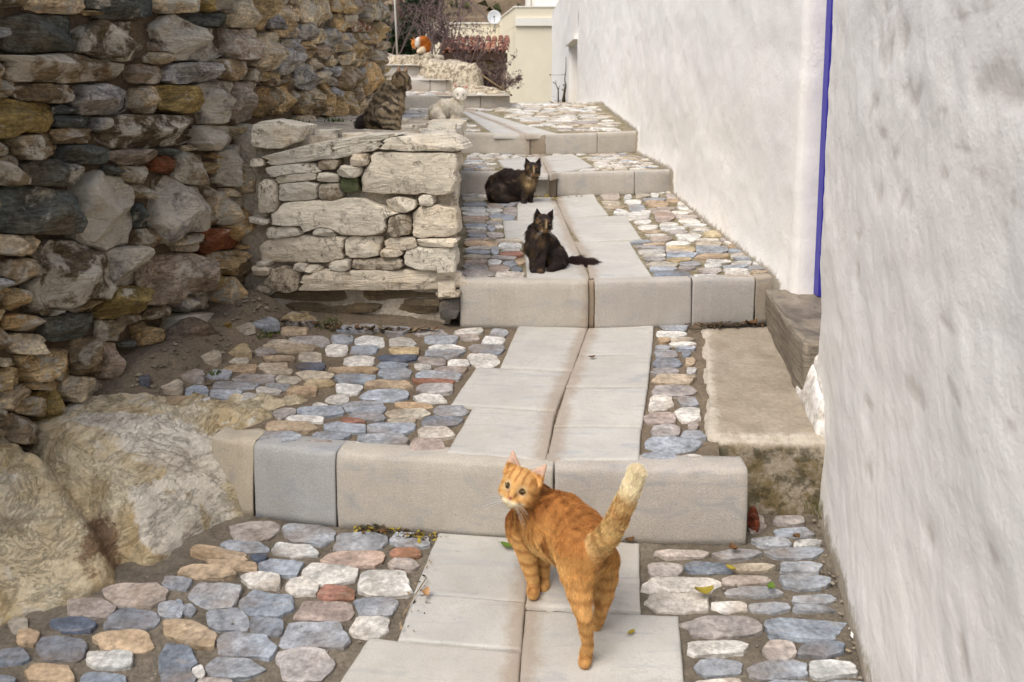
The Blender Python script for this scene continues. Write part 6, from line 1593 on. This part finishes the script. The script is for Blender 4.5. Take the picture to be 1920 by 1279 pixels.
# ------------------------------------------------------------------ fallen leaves, weeds, litter
def leaf(name, loc, L, W, rz, mat, label, curl=.25, tilt=(0, 0), cat='leaf', group='fallen leaves'):
    n = 8; V = []; F = []
    for side in (0, 1):
        for i in range(n + 1):
            t = i / n; w = W * math.sin(PI * min(1, t * .92 + .04)) ** .8
            for k in (-1, 0, 1):
                V.append(((t - .5) * L, k * w, L * curl * (t - .5) ** 2 + abs(k) * W * .35 - .0006 * side))
    for side in (0, 1):
        o_ = side * 3 * (n + 1)
        for i in range(n):
            for k in (0, 1):
                a = o_ + i * 3 + k; F.append((a, a + 3, a + 4, a + 1))
    v2, f2 = tube([(-.5 * L, 0, L * curl * .25), (-.72 * L, .01 * L, L * curl * .25)], .0007, 3)
    t = tag(empty(name, loc), label, cat, group); t.rotation_euler = (tilt[0], tilt[1], rz)
    obj('blade', V, F, M[mat], t); obj('stalk', v2, f2, M[mat], t)
leaf('fallen_leaf', (-.012, 2.005, .014), .040, .010, -.6, 'leaf_green', 'green leaf on the marble slab left of the front paws of the ginger cat')
leaf('fallen_leaf', (.447, 1.795, .022), .045, .013, .1, 'leaf_yellow', 'yellow-green curled leaf on a pale cobble right of the ginger cat', .9)
leaf('fallen_leaf', (.61, 1.82, .018), .028, .009, 1.0, 'leaf_green', 'small green leaf on a blue-grey cobble near the right wall', .7)
leaf('fallen_leaf', (.259, 1.666, .012), .022, .005, .7, 'leaf_yellow', 'small green leaf fragment on the slab right of the hind paws of the ginger cat')
leaf('fallen_leaf', (.308, 2.035, .012), .026, .010, .3, 'leaf_brown', 'brown leaf against the foot of the nearest step, right of the ginger tail', .8)
leaf('fallen_leaf', (.567, 1.989, .016), .028, .011, 1.9, 'leaf_brown', 'dark brown leaf on the cobbles just right of the nearest step', .9)
leaf('fallen_leaf', (.746, 2.042, .018), .022, .010, .4, 'leaf_brown', 'curled brown leaf near the mossy front of the concrete step', .9)
leaf('fallen_leaf', (-.202, 1.793, .020), .030, .009, 1.4, 'leaf_tan', 'tan dry leaf on the left slab, level with the front paws', .9, (.5, 0))
leaf('fallen_leaf', (.28, 2.801, .254), .022, .009, .2, 'leaf_brown', 'dark leaf fragment on the slabs of the middle terrace', .7)
leaf('fallen_leaf', (.26, 5.0, .522), .05, .014, .5, 'leaf_yellow', 'yellow leaf beside the drain block of the third step')
leaf('fallen_leaf', (.932, 3.13, .28), .05, .018, .2, 'leaf_brown', 'dry brown leaf at the back of the concrete step', 1.0)
leaf('fallen_leaf', (.537, 1.902, .016), .026, .008, 2.4, 'leaf_yellow', 'yellowing leaf lying in the mortar below a tan cobble on the right')
rr = random.Random(12)
def litter(name, pts, label, n, mats, size):
    t = tag(empty(name, pts[0]), label, 'litter', None, 'stuff')
    for mt in mats:
        mb = MB()
        for _ in range(n // len(mats)):
            i = rr.randrange(len(pts) - 1); u = rr.random()
            p_ = Vector(pts[i]).lerp(Vector(pts[i + 1]), u) + Vector((rr.gauss(0, .02), rr.gauss(0, .010), abs(rr.gauss(0, .006)) + .004)) - Vector(pts[0])
            s = size * rr.uniform(.5, 1.4); a = rr.uniform(0, 2 * PI); d1 = Vector((math.cos(a), math.sin(a), rr.uniform(-.5, .5))) * s; d2 = Vector((-math.sin(a), math.cos(a), rr.uniform(-.6, .6))) * s * .45
            mb.add([p_ - d1, p_ + d2, p_ + d1, p_ - d2], [(0, 1, 2, 3)])
        mb.build('leaf_litter', M[mt], t, False)
litter('leaf_litter', [(-.42, 2.11, .0), (-.30, 2.085, .0), (-.22, 2.06, 0)], 'dry leaves gathered along the foot of the nearest step', 110, ('leaf_brown', 'leaf_yellow', 'bark_dark'), .009)
litter('leaf_litter', [(.12, 5.13, .51), (.30, 5.13, .51), (.46, 5.14, .51)], 'dark leaf litter below the drain of the third step', 90, ('leaf_brown', 'leaf_yellow'), .014)
litter('leaf_litter', [(.70, 3.12, .27), (.8, 3.12, .27), (.95, 3.14, .27)], 'dark leaf litter between the second step and the concrete step', 80, ('leaf_brown', 'bark_dark'), .014)
litter('leaf_litter', [(-.95, 3.12, .29), (-.6, 3.06, .275), (-.3, 3.07, .265)], 'twigs and dry leaves under the overhang of the low wall', 150, ('leaf_brown', 'twig', 'bark_dark'), .014)
litter('leaf_litter', [(.93, 2.2, .01), (.84, 1.95, .01), (.74, 1.55, .01)], 'crumbs of plaster, moss and dirt along the foot of the right wall', 220, ('leaf_brown', 'twig', 'grass', 'band'), .006)
litter('leaf_litter', [(-.2, 2.05, .005), (-.215, 1.85, .005), (-.245, 1.66, .005)], 'thin debris in the joint left of the marble slabs', 40, ('twig', 'bark_dark'), .005)

def tuft(name, loc, n, h, label, mat='grass', spread=.03, w=.0016, cat='grass tuft'):
    V = []; F = []
    for _ in range(n):
        a = rr.uniform(0, 2 * PI); b = Vector((rr.gauss(0, spread * .5), rr.gauss(0, spread * .5), 0)); d = Vector((math.cos(a), math.sin(a), 0)); s = Vector((-d.y, d.x, 0)) * w
        hh = h * rr.uniform(.4, 1.1); o_ = len(V)
        for t in (0, .4, .75, 1):
            c_ = b + d * hh * .6 * t * t + Vector((0, 0, hh * t * (1 - .25 * t)))
            V += [c_ - s * (1 - t), c_ + s * (1 - t) + Vector((0, 0, .0001))]
        for i in range(3): F.append((o_ + 2 * i, o_ + 2 * i + 1, o_ + 2 * i + 3, o_ + 2 * i + 2))
    return tag(obj(name, V, F, M[mat], None, False, loc), label, cat, None, 'stuff')
tuft('grass_tuft', (.865, 2.17, .01), 60, .06, 'grass tuft in the corner between the mossy step front and the right wall')
tuft('weed', (-.71, 3.13, .275), 50, .05, 'low weed growing in the dirt below the low wall', 'weed', .05, .003, 'weed')
tuft('weed', (-.92, 2.98, .275), 40, .03, 'small weed among the cobbles near the tall wall', 'weed', .05, .003, 'weed')
tuft('weed', (-.50, 3.09, .268), 16, .025, 'tiny bright green weed under the middle of the low wall', 'weed', .015, .003, 'weed')
tuft('weed', (-.97, 2.61, .26), 26, .02, 'tiny green weed in the cobbles left of the slabs', 'weed', .025, .003, 'weed')
tuft('weed', (-.92, 4.3, 1.02), 40, .04, 'green weed on top of the low wall, left of the tabby cat', 'weed', .06, .004, 'weed')
tuft('weed', (-1.0, 3.8, 1.035), 40, .04, 'small weed where the low wall meets the tall wall', 'weed', .05, .004, 'weed')
v, f = tube([(-1.36, 2.75, .36), (-1.25, 2.86, .42), (-1.17, 2.95, .50)], .004, 5); tag(obj('dry_root', v, f, M['twig']), 'thin dry root hanging over the loose stone', 'root')
v, f = tube([(-1.22, 2.80, .38), (-1.18, 2.76, .30), (-1.17, 2.74, .25)], .003, 5); tag(obj('dry_root', v, f, M['twig']), 'short dry stem in front of the loose stone', 'root')
v, f = tube([(-.245, 1.72, .012), (-.225, 1.80, .014), (-.205, 1.86, .018)], .0014, 4); tag(obj('straw', v, f, M['twig']), 'dry straw lying along the left edge of the slabs', 'straw')
